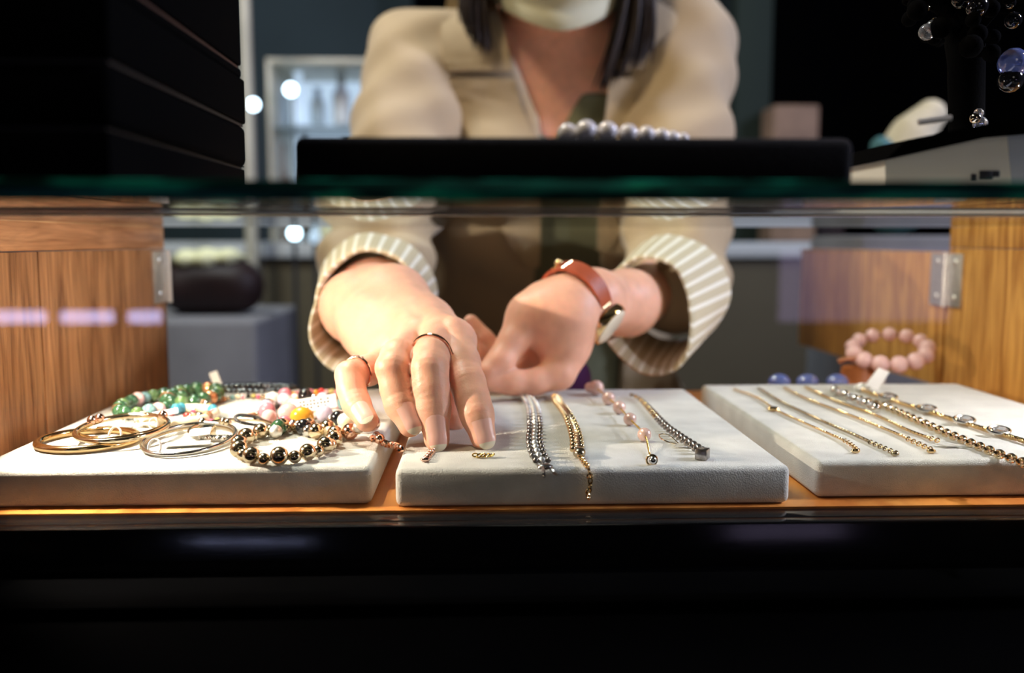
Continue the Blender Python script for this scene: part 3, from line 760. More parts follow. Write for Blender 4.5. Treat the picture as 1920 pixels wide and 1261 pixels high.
for s in (-1, 1):
    MB().tube([(.0795+s*.074, 1.005, 1.285), (.082+s*.088, 1.035, 1.30), (.082+s*.086, 1.055, 1.325), (.082+s*.080, 1.03, 1.345), (.0795+s*.076, 1.005, 1.275)], .0012, 6).build('ear_loop', 'maskm', mk)

# hair: cap plus many tapered locks falling past the jaw
hm = MB()
random.seed(12)
for i in range(520):
    s = random.choice((-1, 1)); a = random.uniform(0, 1); b = random.uniform(-1, 1)
    if s < 0: tipx, tipy, w = 912, 98, 44
    else: tipx, tipy, w = 1128, 150, 60
    root = Vector((HC.x+s*random.uniform(.005, .05), HC.y-.02+random.uniform(-.05, .07), HC.z+.082+random.uniform(-.014, .004)))
    side = Vector((HC.x+s*(.080+.016*a), HC.y-.035+.06*b*.9, HC.z+.02))
    if s < 0:
        e = a; tip = at(872+46*e+random.gauss(0, 5), 40+58*e**.8+random.gauss(0, 6), .965+.03*b); mid = at(850+55*e, -30+20*e, .965+.03*b)
    else:
        e = a; tip = at(1122+100*(1-e)+random.gauss(0, 6), 165-70*(1-e)**1.1+random.gauss(0, 9), .965+.03*b); mid = at(1168+80*(1-e), 20, .965+.03*b)
    pts = []
    for k in range(12):
        t = k/11
        # cubic through root, side, mid, tip
        p = root*(1-t)**3+side*3*t*(1-t)**2+mid*3*t*t*(1-t)+tip*t**3
        pts.append(p)
    hm.tube(pts, [.0034*(1-.85*(k/11)**2) for k in range(12)], 5)
def cap(P):
    d = ell(P, (HC.x, HC.y+.012, HC.z+.014), (.086, .102, .100))
    cut = np.maximum(P[:, 1]*-1+(HC.y-.045), (P[:, 2]-(HC.z+.058)))    # keep the face open
    face = np.maximum((HC.y-.030)*1.0-P[:, 1], P[:, 2]-(HC.z+.062)*1.0)
    keep = np.maximum(d, -np.maximum(P[:, 1]-(HC.y-.035), P[:, 2]-(HC.z+.060)))
    low = np.maximum(d, (HC.z-.075)-P[:, 2])
    return np.maximum(keep, low)
v, q = sdf_mesh(cap, (HC.x-.11, HC.y-.12, HC.z-.12), (HC.x+.11, HC.y+.14, HC.z+.14), .005)
n0 = len(hm.v); hm.add([tuple(x) for x in v], [tuple(int(k) for k in x) for x in q])
hm.build('hair', 'hair', person)

# blouse
def blousef(P):
    d = torso(P, .004)
    d = np.maximum(d, P[:, 2]-1.16); d = np.maximum(d, .76-P[:, 2])
    # v neck
    c = 1.10; w = (P[:, 2]-c)*.55
    return np.maximum(d, -np.maximum(np.maximum(np.abs(P[:, 0]-.072)-np.maximum(w, 0), P[:, 1]-1.03), c-P[:, 2]))
v, q = sdf_mesh(blousef, (-.12, .90, .74), (.28, 1.28, 1.19), .005)
np_mesh('blouse', [(smooth_verts(v, q, 2), q)], 'blouse', person)
v, q = sdf_mesh(lambda P: np.maximum(np.maximum(smin(legs(P), ell(P, (.085, 1.14, .74), (.165, .105, .13)), .04)-.008, P[:, 2]-.84), .085-P[:, 2]), (-.14, .98, .06), (.31, 1.30, .87), .007)
np_mesh('trousers', [(v, q)], 'trousers', person)

# jacket: torso shell with sleeves, open down the front
cR = at(702, 560, .680); cL = at(1262, 562, .722)   # where the sleeves end, inside the cuffs
def folds(P):
    return (.0016*np.sin(P[:, 0]*70+P[:, 2]*45+np.sin(P[:, 1]*40)*1.5)+.0014*np.sin(P[:, 2]*95-P[:, 0]*60+P[:, 1]*55)).astype(np.float32)
def sleeves(P):
    d = chainf(P, [(shR+Vector((0, 0, .004)), .058), (shR*.5+elR*.5, .050), (elR, .045)], .02)
    d = smin(d, rcone(P, elR, cR+(cR-elR).normalized()*-.022, .043, .0340), .022)
    e = chainf(P, [(shL+Vector((0, 0, .004)), .058), (shL*.5+elL*.5, .050), (elL, .045)], .02)
    e = smin(e, rcone(P, elL, cL+(cL-elL).normalized()*-.022, .043, .0340), .022)
    ins = np.minimum(np.abs(P[:, 1]-.93), .1)
    amp = 1+2.2*np.exp(-((P[:, 2]-1.03)/.06)**2)
    return np.minimum(d, e)+folds(P)*amp*1.2
def jacketf(P):
    d = torso(P, .013)
    d = smin(d, rcone(P, (.08-.075, 1.05, 1.232), (.08+.075, 1.05, 1.232), .040, .040), .03)
    d = np.maximum(d, P[:, 2]-1.262-np.abs(P[:, 0]-.08)*.0); d = np.maximum(d, .72-P[:, 2])
    d = d+folds(P)*.6
    # front opening: v neck then a gap down to the hem
    z = P[:, 2]; xl = np.interp(z, [.70, .88, .98, 1.06, 1.13, 1.215, 1.30], [.030, .045, .058, .062, .060, .024, .015]); xr = np.interp(z, [.70, .88, .98, 1.06, 1.13, 1.215, 1.30], [.150, .160, .125, .122, .132, .150, .15])
    gap = np.maximum(np.maximum(xl-P[:, 0], P[:, 0]-xr), P[:, 1]-1.08)
    d = np.maximum(d, -gap)
    neck = ell(P, (.082, 1.02, 1.25), (.066, .085, .09))
    d = np.maximum(d, -neck)
    return smin(d, sleeves(P), .022)
v, q = sdf_mesh(jacketf, (-.21, .62, .70), (.37, 1.28, 1.31), .0045)
jk = np_mesh('jacket', [(smooth_verts(v, q, 2), q)], 'jacket', person)

# lapels and collar: thick cloth pieces laid on the chest
def hit(px, py, fn, y0=.85, y1=1.2):
    ys = np.arange(y0, y1, .0015); Pm = np.array([tuple(at(px, py, y)) for y in ys], dtype=np.float32); d = fn(Pm)
    k = np.argmax(d < 0); return Vector(Pm[k]) if d.min() < 0 else Vector(Pm[np.argmin(d)])
jt = lambda P: torso(P, .013)
def cloth_patch(rows, lift, name, mm, parent, th=.003):
    """rows: list of (py, px_left, px_right); the patch is laid over the chest"""
    nw = 10; vs = []; fs = []
    # resample rows
    R2 = []
    for (y0, a0, b0), (y1, a1, b1) in zip(rows[:-1], rows[1:]):
        for k in range(6): t = k/6; R2.append((y0+(y1-y0)*t, a0+(a1-a0)*t, b0+(b1-b0)*t))
    R2.append(rows[-1]); n = len(R2)
    for off in (lift, lift-th):
        for (y, a, b) in R2:
            for j in range(nw):
                p = hit(a+(b-a)*j/(nw-1), y, jt); vs.append(p+Vector((0, -off, 0)))
    o2 = n*nw
    for i in range(n-1):
        for j in range(nw-1):
            f = (i*nw+j, i*nw+j+1, (i+1)*nw+j+1, (i+1)*nw+j); fs.append(f); fs.append(tuple(x+o2 for x in f[::-1]))
    for i in range(n-1):
        fs.append((i*nw, (i+1)*nw, (i+1)*nw+o2, i*nw+o2)); fs.append((i*nw+nw-1, i*nw+nw-1+o2, (i+1)*nw+nw-1+o2, (i+1)*nw+nw-1))
    for j in range(nw-1):
        fs.append((j, j+o2, j+1+o2, j+1)); k = (n-1)*nw; fs.append((k+j, k+j+1, k+j+1+o2, k+j+o2))
    return MB().add(vs, fs).build(name, mm, parent)
cloth_patch([(-10, 842, 925), (60, 828, 945), (120, 832, 957), (136, 842, 959)], .013, 'collar', 'lapel', jk)
cloth_patch([(150, 843, 962), (165, 836, 966), (200, 848, 975), (260, 880, 1000), (380, 915, 1012), (470, 962, 1012), (500, 985, 1010)], .012, 'lapel', 'lapel', jk)
cloth_patch([(10, 1190, 1262), (70, 1178, 1290), (120, 1150, 1288), (135, 1148, 1270)], .013, 'collar', 'lapel', jk)
cloth_patch([(150, 1140, 1275), (200, 1135, 1262), (300, 1122, 1225), (400, 1118, 1180), (470, 1118, 1140)], .012, 'lapel', 'lapel', jk)

# turned back striped cuffs: hollow flaring tubes with a UV round the opening
M['cuffL'] = stripe_mat('striped cuff lining', lin(200, 188, 160), lin(240, 236, 224), 27)
def cuff(c0, c1, r0, r1, up, name, tilt=0, th=.0022, nose=(0, 0, 0), sx=1.0):
    """open tube from c0 (back) to c1 (mouth); walls th thick; turned over at the mouth"""
    ax = (c1-c0).normalized(); L = (c1-c0).length; a = Vector(up); a = (a-ax*a.dot(ax)).normalized(); b = ax.cross(a)
    n = 64; prof = [(0, r0), (.3, r0+(r1-r0)*.38), (.6, r0+(r1-r0)*.7), (.88, r1-.0004), (1, r1-.0012), (1.02, r1-.0028), (1.0, r1-.0045), (.8, r1-.0055), (.4, r0+(r1-r0)*.4-.0055), (0, r0-.0050)]
    vs = []; fs = []; uvs = []
    for k, (t, r) in enumerate(prof):
        for i in range(n):
            g = 2*PI*i/n; w = 1+.02*math.sin(3*g+t*2)+.012*math.sin(7*g)
            p = c0+ax*(t*L+tilt*r*math.cos(g)*t)+(a*math.cos(g)+b*math.sin(g)*sx)*r*w+Vector(nose)*t*max(0, -math.cos(g))
            vs.append(p); uvs.append((i/n, k/9))
    m = len(prof)
    for k in range(m-1):
        for i in range(n): j = (i+1) % n; fs.append((k*n+i, k*n+j, (k+1)*n+j, (k+1)*n+i))
    for i in range(n): j = (i+1) % n; fs.append(((m-1)*n+i, (m-1)*n+j, j, i))
    mb = MB().add(vs, fs); o = mb.build(name, 'cuffL', jk)
    uv = o.data.uv_layers.new(name='UVMap')
    for p in o.data.polygons:
        us = [uvs[o.data.loops[l].vertex_index][0] for l in p.loop_indices]
        for l, u in zip(p.loop_indices, us):
            uu = u+1 if (max(us)-u > .5) else u
            uv.data[l].uv = (uu, uvs[o.data.loops[l].vertex_index][1])
    return o
cuff(at(706, 548, .732), at(693, 568, .645), .0475, .0400, (0, 0, 1), 'cuff', tilt=-.30, nose=(-.015, 0, -.010))
cuff(at(1262, 545, .738), at(1206, 576, .668), .0460, .0385, (0, 0, 1), 'cuff', tilt=-.40, nose=(.012, 0, -.012))

# ------------------------------------------------------------------ rings and watch
def ring(c, nrm, r, w, name, mm, label, cat, stone=None):
    n = Vector(nrm).normalized(); a = n.orthogonal().normalized(); b = n.cross(a)
    e = empty(name, c, label, cat)
    MB().tube([c+(a*math.cos(t)+b*math.sin(t))*r for t in [2*PI*i/40 for i in range(40)]], w, 8, closed=True, flat=1.0).build('band', mm, e)
    if stone is not None:
        s = Vector(stone); s = (s-n*s.dot(n)).normalized()
        for k in (-1, 0, 1):
            q = (s+n.cross(s)*k*.28).normalized(); MB().ball(c+q*(r+w*.9), .00085, 8, 6).build('stone', 'crystal', e)
    return e
a, b = f_pnk[1][0], f_pnk[2][0]
ring(a.lerp(b, .62), b-a, .0088, .00075, 'finger_ring', 'rosegold', 'thin rose gold ring with tiny stones on the little finger', 'ring', stone=(0, -.3, 1))
a, b = f_mid[0][0], f_mid[1][0]
ring(a.lerp(b, .92), (b-a).normalized()+Vector((-.25, -.2, 0)), .0114, .00075, 'finger_ring', 'rosegold', 'plain thin rose gold ring standing proud on the middle finger', 'ring')
wt = empty('wristwatch', at(1092, 560, .628), 'gold wristwatch with red brown leather strap and cream dial on the wrist', 'watch')
wc = at(1078, 560, .6235); wax = ((at(1175, 568, .67)-at(1065, 575, .618)).normalized()+Vector((0, 0, .42))).normalized()
wa = Vector((0, 0, 1)); wa = (wa-wax*wa.dot(wax)).normalized(); wb = wax.cross(wa)   # wb points away or towards the camera
if wb.y > 0: wb = -wb
def wp(ang, r=.0228, s=0): return wc+(wa*math.cos(ang)+wb*math.sin(ang))*r+wax*s
vs = []; fs = []; n = 48
for i in range(n):
    g = 2*PI*i/n
    for (s, r) in ((-.0065, .0238), (.0065, .0238), (.0065, .0260), (-.0065, .0260)): vs.append(wp(g, r, s))
for i in range(n):
    j = (i+1) % n
    for k in range(4): fs.append((i*4+k, i*4+(k+1) % 4, j*4+(k+1) % 4, j*4+k))
MB().add(vs, fs).build('strap', 'strap', wt, smooth=True)
ga = rad(128); cdir = (wp(ga, 1)-wc).normalized()
def disc(c, nrm, prof, m, name, parent):
    nrm = nrm.normalized(); a = nrm.orthogonal().normalized(); b = nrm.cross(a); vs = []; fs = []; N = 36
    for (h, r) in prof:
        for i in range(N): g = 2*PI*i/N; vs.append(c+nrm*h+(a*math.cos(g)+b*math.sin(g))*r)
    for k in range(len(prof)-1):
        for i in range(N): j = (i+1) % N; fs.append((k*N+i, k*N+j, (k+1)*N+j, (k+1)*N+i))
    fs.append(tuple(range(N))); fs.append(tuple((len(prof)-1)*N+i for i in range(N)))
    return MB().add(vs, fs).build(name, m, parent)
cc = wc+cdir*.0255
disc(cc, cdir, [(0, .0140), (.001, .0158), (.0045, .0162), (.0068, .0152), (.0070, .0142)], 'gold', 'watch_case', wt)
disc(cc, cdir, [(.0070, .0140), (.0078, .0134), (.0082, .0120)], 'dial', 'watch_face', wt)
MB().ball(cc+cdir*.003+wax*-.0140, .0018, 10, 8).build('crown', 'gold', wt)
for s in (-1, 1):
    k = wp(ga+s*.50, .0250, -.0045); k2 = wp(ga+s*.50, .0250, .0045)
    MB().tube([k, k2], .0018, 8).build('lug', 'gold', wt)
MB().ball(wp(rad(-14), .0275), .0030, 12, 8).build('stud', 'gold', wt)
MB().tube([wp(rad(-18), .0250, x) for x in (-.006, .006)], .0017, 8).tube([wp(rad(-2), .0250, x) for x in (-.006, .006)], .0017, 8).build('buckle', 'gold', wt)
# ------------------------------------------------------------------ jewellery on the trays
def loop3(x0, x1, yn, yf, h, n=72, tilt=0, ph=0):
    """closed loop on the tray top seen between pixel bounds; returns a function of angle"""
    near = T((x0+x1)/2, yn, h); far = T((x0+x1)/2, yf, h)
    Y = (near.y+far.y)/2; ry = abs(far.y-near.y)/2
    cx = (near.x+far.x)/2; s = Y/F; rx = (x1-x0)/2*s
    c = Vector((cx, Y, TZ+h))
    def f(t, dz=0): return c+Vector((math.cos(t)*rx, math.sin(t)*ry, math.sin(t-ph)*tilt+dz))
    f.c = c; f.rx = rx; f.ry = ry
    return f
def arcpts(f, n=72, a0=0, a1=2*PI): return [f(a0+(a1-a0)*i/n) for i in range(n+(0 if abs(a1-a0-2*PI) < 1e-6 else 1))]
def evenly(f, k, a0=0, a1=2*PI, N=720):
    """k points with equal spacing along the loop"""
    ts = [a0+(a1-a0)*i/N for i in range(N+1)]; P = [f(t) for t in ts]; L = [0]
    for i in range(N): L.append(L[-1]+(P[i+1]-P[i]).length)
    closed = abs(a1-a0-2*PI) < 1e-6; out = []; j = 0
    for i in range(k):
        s = L[-1]*i/(k if closed else k-1)
        while j < N-1 and L[j+1] < s: j += 1
        out.append(P[j].lerp(P[j+1], 0 if L[j+1] == L[j] else (s-L[j])/(L[j+1]-L[j])))
    return out, L[-1]
def spline(pts, n=60):
    P = [Vector(p) for p in pts]; P = [P[0]*2-P[1]]+P+[P[-1]*2-P[-2]]; out = []
    m = len(P)-3
    for k in range(m):
        for i in range(n//m):
            t = i/(n//m); a, b, c, d = P[k:k+4]
            out.append(.5*((2*b)+(c-a)*t+(2*a-5*b+4*c-d)*t*t+(3*b-a-3*c+d)*t**3))
    out.append(P[-2]); return out
def resample(P, step):
    L = [0]
    for a, b in zip(P[:-1], P[1:]): L.append(L[-1]+(b-a).length)
    k = max(2, int(L[-1]/step)); out = []; j = 0
    for i in range(k+1):
        s = L[-1]*i/k
        while j < len(P)-2 and L[j+1] < s: j += 1
        out.append(P[j].lerp(P[j+1], (s-L[j])/max(1e-9, L[j+1]-L[j])))
    return out
def chain_mesh(mb, P, ln, wd, wr, lie=.8, un=10, vn=5):
    Q = resample(P, ln*.72)
    for i in range(len(Q)-1):
        a, b = Q[i], Q[i+1]; t = (b-a).normalized(); up = Vector((0, 0, 1)); s = t.cross(up).normalized(); up = s.cross(t)
        g = rad(25) if i % 2 else rad(115)
        side = s*math.cos(g)+up*math.sin(g)*lie; side.normalize(); n = t.cross(side); c = (a+b)/2
        pts = [c+t*math.cos(2*PI*k/un)*ln/2+side*math.sin(2*PI*k/un)*wd/2 for k in range(un)]
        mb.tube(pts, wr, vn, closed=True, up=n)
    return mb
def rope_mesh(mb, P, r, wr, pitch, strands=2):
    Q = resample(P, pitch/8); 
    for s in range(strands):
        pts = []
        for i, p in enumerate(Q):
            t = (Q[min(i+1, len(Q)-1)]-Q[max(i-1, 0)]).normalized(); sd = t.cross(Vector((0, 0, 1))).normalized(); up = sd.cross(t)
            g = 2*PI*i/8+2*PI*s/strands; pts.append(p+(sd*math.cos(g)+up*math.sin(g))*r)
        mb.tube(pts, wr, 5)
    return mb
def price_tag(parent, c, along, across, L, W, mark=True, th=.0004, name='price_tag'):
    along = Vector(along).normalized(); across = Vector(across); across = (across-along*across.dot(along)).normalized(); n = along.cross(across)
    if n.z < 0: n = -n
    c = Vector(c); pr = [(-.5, -.30), (-.42, -.5), (.5, -.5), (.5, .5), (-.42, .5), (-.5, .30)]
    o = MB().prism([c+along*a*L+across*b*W for a, b in pr], n*th).build(name, 'paper', parent, smooth=False)
    if mark:
        mb = MB(); random.seed(int(c.x*1e5) & 255)
        for k in range(3):
            for j in range(9):
                if random.random() < .75:
                    x = -.28+j*.075; y = -.24+k*.24
                    q = c+along*x*L+across*y*W+n*th*1.02; w = L*.022; h = W*.07
                    mb.prism([q-along*w-across*h, q+along*w-across*h, q+along*w+across*h, q-along*w+across*h], n*.00003)
        mb.build('tag_print', 'ink', o, smooth=False)
    return o
def beads(parent, P, sizes, mats, lift=True, name='bead', u=18, w=12):
    cache = {}
    for i, p in enumerate(P):
        r = sizes[i % len(sizes)]; m = mats[i % len(mats)]; p = Vector(p)
        if lift: p.z = TZ+r+.0003+(p.z-TZ if p.z-TZ > .0045 else 0)
        key = (r, m)
        if key not in cache:
            o = MB().ball(p, r, u, w).build(name, m, parent); cache[key] = (o, p)
        else:
            o0, p0 = cache[key]; o = o0.copy(); COL.objects.link(o); o.parent = parent; o.location = o0.location+(p-p0)
    return parent

# -- left tray: bangles
def bangle(name, label, f, r, m, ball=None, flat=None, group='gold bangles on the left tray'):
    e = empty(name, f.c, label, 'bangle', group); return e
b1_ = loop3(80, 252, 843, 806, .0022); e = bangle('bangle', 'thick plain gold bangle lying nearest the tray corner at the far left', b1_, 0, 0)
b1_e = e; MB().tube(arcpts(b1_), .0021, 12, closed=True).build('hoop', 'gold', e)
b2_ = loop3(152, 309, 822, 783, .0066, tilt=.0012)
e = bangle('bangle', 'double gold bangle with ball ends and white loop tags, leaning on the plain bangle', b2_, 0, 0)
MB().tube(arcpts(b2_), .0014, 10, closed=True).build('hoop', 'palegold', e)
b2b = loop3(156, 305, 818, 780, .0040, tilt=.0010); MB().tube(arcpts(b2b), .0012, 10, closed=True).build('hoop', 'gold', e)
for t in (2.75, 2.55, .9): MB().ball(b2_(t)+Vector((0, 0, .0016)), .0026, 16, 12).build('end_ball', 'rosegold', e)
for (px, py, r) in ((216, 810, .0042), (244, 783, .0038), (288, 788, .0030)):
    c = T(px, py+6, .004); MB().tube([c+Vector((math.cos(t)*r*.75, math.sin(t)*r*.35, math.sin(t)*r)) for t in [2*PI*i/24 for i in range(24)]], .0011, 8, closed=True, flat=.4).build('loop_tag', 'paper', e)
a = T(238, 800, .006); MB().prism([a, a+Vector((.012, .003, .0005)), a+Vector((.0125, .0075, .001)), a+Vector((.001, .0045, .0005))], (0, 0, .0004)).build('price_tag', 'paper', e, smooth=False)
b3_ = loop3(277, 436, 847, 797, .0030, tilt=.0012)
e = bangle('bangle', 'slim double silver and gold bangle lying over a white tag', b3_, 0, 0)
MB().tube(arcpts(b3_), .0011, 10, closed=True).build('hoop', 'silver', e)
b3b = loop3(280, 433, 850, 800, .0014, tilt=.0004); MB().tube(arcpts(b3b), .0010, 10, closed=True).build('hoop', 'palegold', e)
c = T(290, 838, .0035); MB().tube([c+Vector((math.cos(t)*.0030, math.sin(t)*.0012, math.sin(t)*.0038)) for t in [2*PI*i/24 for i in range(24)]], .0011, 8, closed=True, flat=.4).build('loop_tag', 'paper', e)
price_tag(e, T(352, 832, .0012), (1, .25, 0), (0, 1, 0), .022, .009)
price_tag(e, T(375, 810, .0050), (1, .1, .1), (0, 1, .4), .011, .007, mark=False)
for k in (0, 1): MB().ball(b3_(1.0+k*.16)+Vector((0, 0, .0016)), .0020, 12, 8).build('end_ball', 'palegold', e)
b4_ = loop3(358, 512, 818, 789, .0030, tilt=.001)
e = bangle('bangle', 'thin gold bangle with twisted silver rope ends, behind the gold bead bracelet', b4_, 0, 0)
MB().tube(arcpts(b4_), .0010, 10, closed=True).build('hoop', 'palegold', e)
rope_mesh(MB(), arcpts(b4_, 50, PI*1.25, PI*1.85), .0011, .0008, .0045, 3).build('rope_twist', 'silver', e)
MB().ball(b4_(2.6)+Vector((0, 0, .001)), .0026, 14, 10).build('end_ball', 'palegold', e)
MB().box(T(384, 823, 0)-Vector((.0028, 0, 0)), T(396, 816, .0)+Vector((.0028, 0, .0065)), .0008).build('clasp', 'palegold', e)
b5_ = loop3(268, 402, 793, 765, .0030)
e = bangle('bangle', 'pale tan stone bangle lying behind the gold hoops', b5_, 0, 0, group='pale stone bangle')
del e['group']
MB().tube(arcpts(b5_), .0022, 12, closed=True, flat=1.3).build('hoop', 'creampearl', e)
# cord loop standing up
cl = spline([T(500, 802, .002), T(478, 796, .004), T(448, 790, .007), T(441, 782, .008), T(450, 777, .0085), T(475, 780, .006), T(500, 790, .003), T(512, 798, .002)], 60)
e = empty('cord_loop', cl[0], 'dark twisted silver cord loop rising behind the gold bead bracelet', 'cord')
rope_mesh(MB(), cl, .0005, .00045, .0022, 2).build('cord', 'cord', e)

# -- left tray: bead bracelets
gb_ = loop3(453, 627, 862, 802, .0028)
e = empty('bead_bracelet', gb_.c, 'shiny gold ball bracelet of large and small balls, front of the left tray', 'bracelet', 'bead bracelets on the left tray')
K = 26; P, L_ = evenly(gb_, K, 0, 2*PI); s = L_/K
beads(e, P, [s*.60, s*.42, s*.56, s*.40], ['goldbead'])
MB().tube(arcpts(gb_, 60), .0005, 5, closed=True).build('thread', 'palegold', e)
# multicolour strand running to the little finger
st_ = spline([T(517, 812, .003), T(535, 797, .003), T(556, 800, .003), T(585, 812, .003), T(607, 812, .003), T(632, 811, .003), T(652, 812, .0035), T(674, 812, .0045)], 80)
e = empty('bead_bracelet', st_[0], 'mixed bead strand with a cream pearl, ending at the little finger', 'bracelet', 'bead bracelets on the left tray')
Q = resample(st_, .0064); mm_ = ['steel', 'jade', 'silver', 'pink', 'silver', 'palegold', 'onyx', 'silver', 'palegold', 'creampearl', 'creampearl', 'rosegold', 'steel', 'silver']
beads(e, [q+Vector((0, 0, 0)) for q in Q], [.0036, .0044, .0034, .0042, .0032], mm_)
MB().ball(T(651, 812, 0)+Vector((0, 0, .0052)), .0049, 20, 14).build('cream_pearl', 'creampearl', e)
MB().ball(T(697, 812, 0)+Vector((0, 0, .0058)), .0048, 20, 14).build('gold_ball', 'rosegold', e)
MB().tube(st_, .0005, 5).build('thread', 'palegold', e)
pk_ = spline([T(505, 790, .002), T(500, 770, .002), T(520, 755, .002), T(545, 765, .002), T(560, 782, .002), T(585, 785, .002), T(612, 786, .002), T(630, 792, .002), T(648, 797, .002), T(662, 785, .002), T(648, 765, .002), T(620, 758, .002), T(580, 752, .002), T(535, 748, .002)], 130)
e = empty('bead_bracelet', pk_[0], 'colourful stone bracelet with pink, amber and black beads and a white tag', 'bracelet', 'bead bracelets on the left tray')
beads(e, resample(pk_, .0078), [.0044, .0034, .0050, .0030, .0046], ['palepink', 'teal', 'pink', 'palegold', 'lilac', 'silver', 'onyx', 'white', 'pink', 'lilac', 'palepink', 'olive', 'rosequartz'])
MB().tube(pk_, .0005, 5).build('thread', 'palegold', e)
MB().ball(T(566, 802, 0)+Vector((0, .001, .0062)), (.0068, .0050, .0056), 18, 12).build('amber_stone', 'amber', e)
MB().ball(T(541, 794, 0)+Vector((0, 0, .0058)), .0062, 18, 12).build('pink_stone', 'palepink', e)
price_tag(e, T(588, 757, .0100), (1, .12, .14), (0, .6, 1), .0265, .0085)
# thin seed bead bracelet
sb_ = loop3(372, 506, 789, 743, .0018)
e = empty('bead_bracelet', sb_.c, 'thin seed bead bracelet in gold, red and brown at the tray centre', 'bracelet', 'bead bracelets on the left tray')
P, L_ = evenly(sb_, 58); beads(e, P, [L_/58*.50, L_/58*.42, L_/58*.52], ['copper', 'brown', 'palegold', 'hotpink', 'olive', 'onyx', 'pink', 'creampearl', 'teal', 'palegold'], u=12, w=8)
# turquoise and red
tq_ = spline([T(322, 774, .002), T(340, 769, .002), T(358, 764, .002), T(375, 762, .002), T(392, 766, .002), T(400, 776, .002), T(392, 785, .002), T(372, 787, .002), T(350, 782, .002)], 80)
e = empty('bead_bracelet', tq_[0], 'bracelet with turquoise blue and red coral beads beside the green stones', 'bracelet', 'bead bracelets on the left tray')
beads(e, resample(tq_, .0044), [.0022, .0034, .0032, .0026, .0022], ['red', 'turquoise', 'turquoise', 'red', 'copper', 'palegold', 'brown', 'silver', 'olive', 'palegold'])
# jade
jd_ = loop3(238, 330, 779, 743, .003)
e = empty('bead_bracelet', jd_.c, 'green jade bead bracelet with copper spacers, nearest the brown wood wall', 'bracelet', 'bead bracelets on the left tray')
P, L_ = evenly(jd_, 22); beads(e, P, [L_/22*.62, L_/22*.60, L_/22*.56], ['jade', 'jade', 'jadelight', 'jade', 'copper', 'jade', 'jade', 'jadelight', 'teal', 'rosequartz'])
price_tag(e, T(300, 776, .0045), (1, .35, .15), (-.2, 1, .2), .020, .0085)
jd2 = loop3(322, 402, 763, 735, .003)
e = empty('bead_bracelet', jd2.c, 'larger green stone bracelet at the back, beside the turquoise beads', 'bracelet', 'bead bracelets on the left tray')
P, L_ = evenly(jd2, 17); beads(e, P, [L_/17*.62, L_/17*.64], ['jade', 'jadelight', 'jade', 'jade', 'copper', 'jade'])
# black beads at the back rim
e_ = loop3(378, 530, 741, 729, .003)
e = empty('bead_bracelet', e_.c, 'black bead bracelet on the roll behind the left tray', 'bracelet', 'bead bracelets on the left tray')
P, L_ = evenly(e_, 34); beads(e, [Vector((p.x, p.y+.030, .8985)) for p in P], [.0046, .0042], ['onyx'], lift=False)
a, b = T(372, 735, 0), T(536, 735, 0); rl = MB().tube([(a.x, .666, ZS+.0073), (b.x, .666, ZS+.0073)], .0070, 18).build('display_roll', 'black_velvet'); tag(rl, 'black velvet roll behind the left tray, under the black bead bracelet', 'roll')
tb = at(405, 722, .652); price_tag(e, tb+Vector((0, 0, .004)), (-.35, 0, 1), (1, 0, .3), .012, .006, mark=False)
e_ = loop3(545, 655, 752, 737, .002)
e = empty('bead_bracelet', e_.c, 'small pink bead bracelet at the back edge behind the white tag', 'bracelet', 'bead bracelets on the left tray')
P, L_ = evenly(e_, 30); beads(e, P, [.0026, .0022], ['pink', 'olive', 'palepink', 'red', 'amber'], u=12, w=8)
# rose gold twisted chain bridging the two trays
ch = spline([T(699, 822, .005), T(704, 822, .0035), T(716, 828, .0028), T(728, 833, .0025), T(742, 836, .0022), T(752, 842, .002)], 50)
e = empty('chain_bracelet', ch[0], 'rose gold twisted chain bridging the gap between the left and middle trays', 'bracelet')
rope_mesh(MB(), ch, .0011, .0009, .0055, 3).build('chain', 'rosegold', e)
MB().ball(T(712, 822, .0048), .0026, 14, 10).build('bead', 'rosegold', e)
MB().ball(T(706, 815, .0060), .0020, 14, 10).build('bead', 'crystal', e)

# -- middle tray
ch = spline([T(813, 842, .001), T(806, 851, .001), T(796, 862, .001)], 20)
e = empty('chain_bracelet', ch[0], 'short rose gold chain end lying under the middle finger', 'bracelet')
chain_mesh(MB(), ch, .0030, .0024, .0005).build('chain', 'rosegold', e)
MB().ball(T(797, 861, .0014), (.0022, .0014, .0012), 12, 8).build('clasp', 'rosegold', e)
e = empty('gold_charm', T(908, 851, 0), 'tiny yellow gold charm under the index fingertip', 'charm')
mb = MB(); c = T(908, 853, .0014)
for k in range(5):
    q = c+Vector((-.0044+.0020*k, random.uniform(-.0008, .0008), 0)); ax = Matrix.Rotation(rad(40*k), 3, 'Z')
    mb.tube([q+ax @ Vector((math.cos(t)*.0013, math.sin(t)*.0009, math.sin(t+k)*.0006)) for t in [2*PI*i/12 for i in range(12)]], .0004, 6, closed=True)
mb.build('links', 'yellowgold', e)

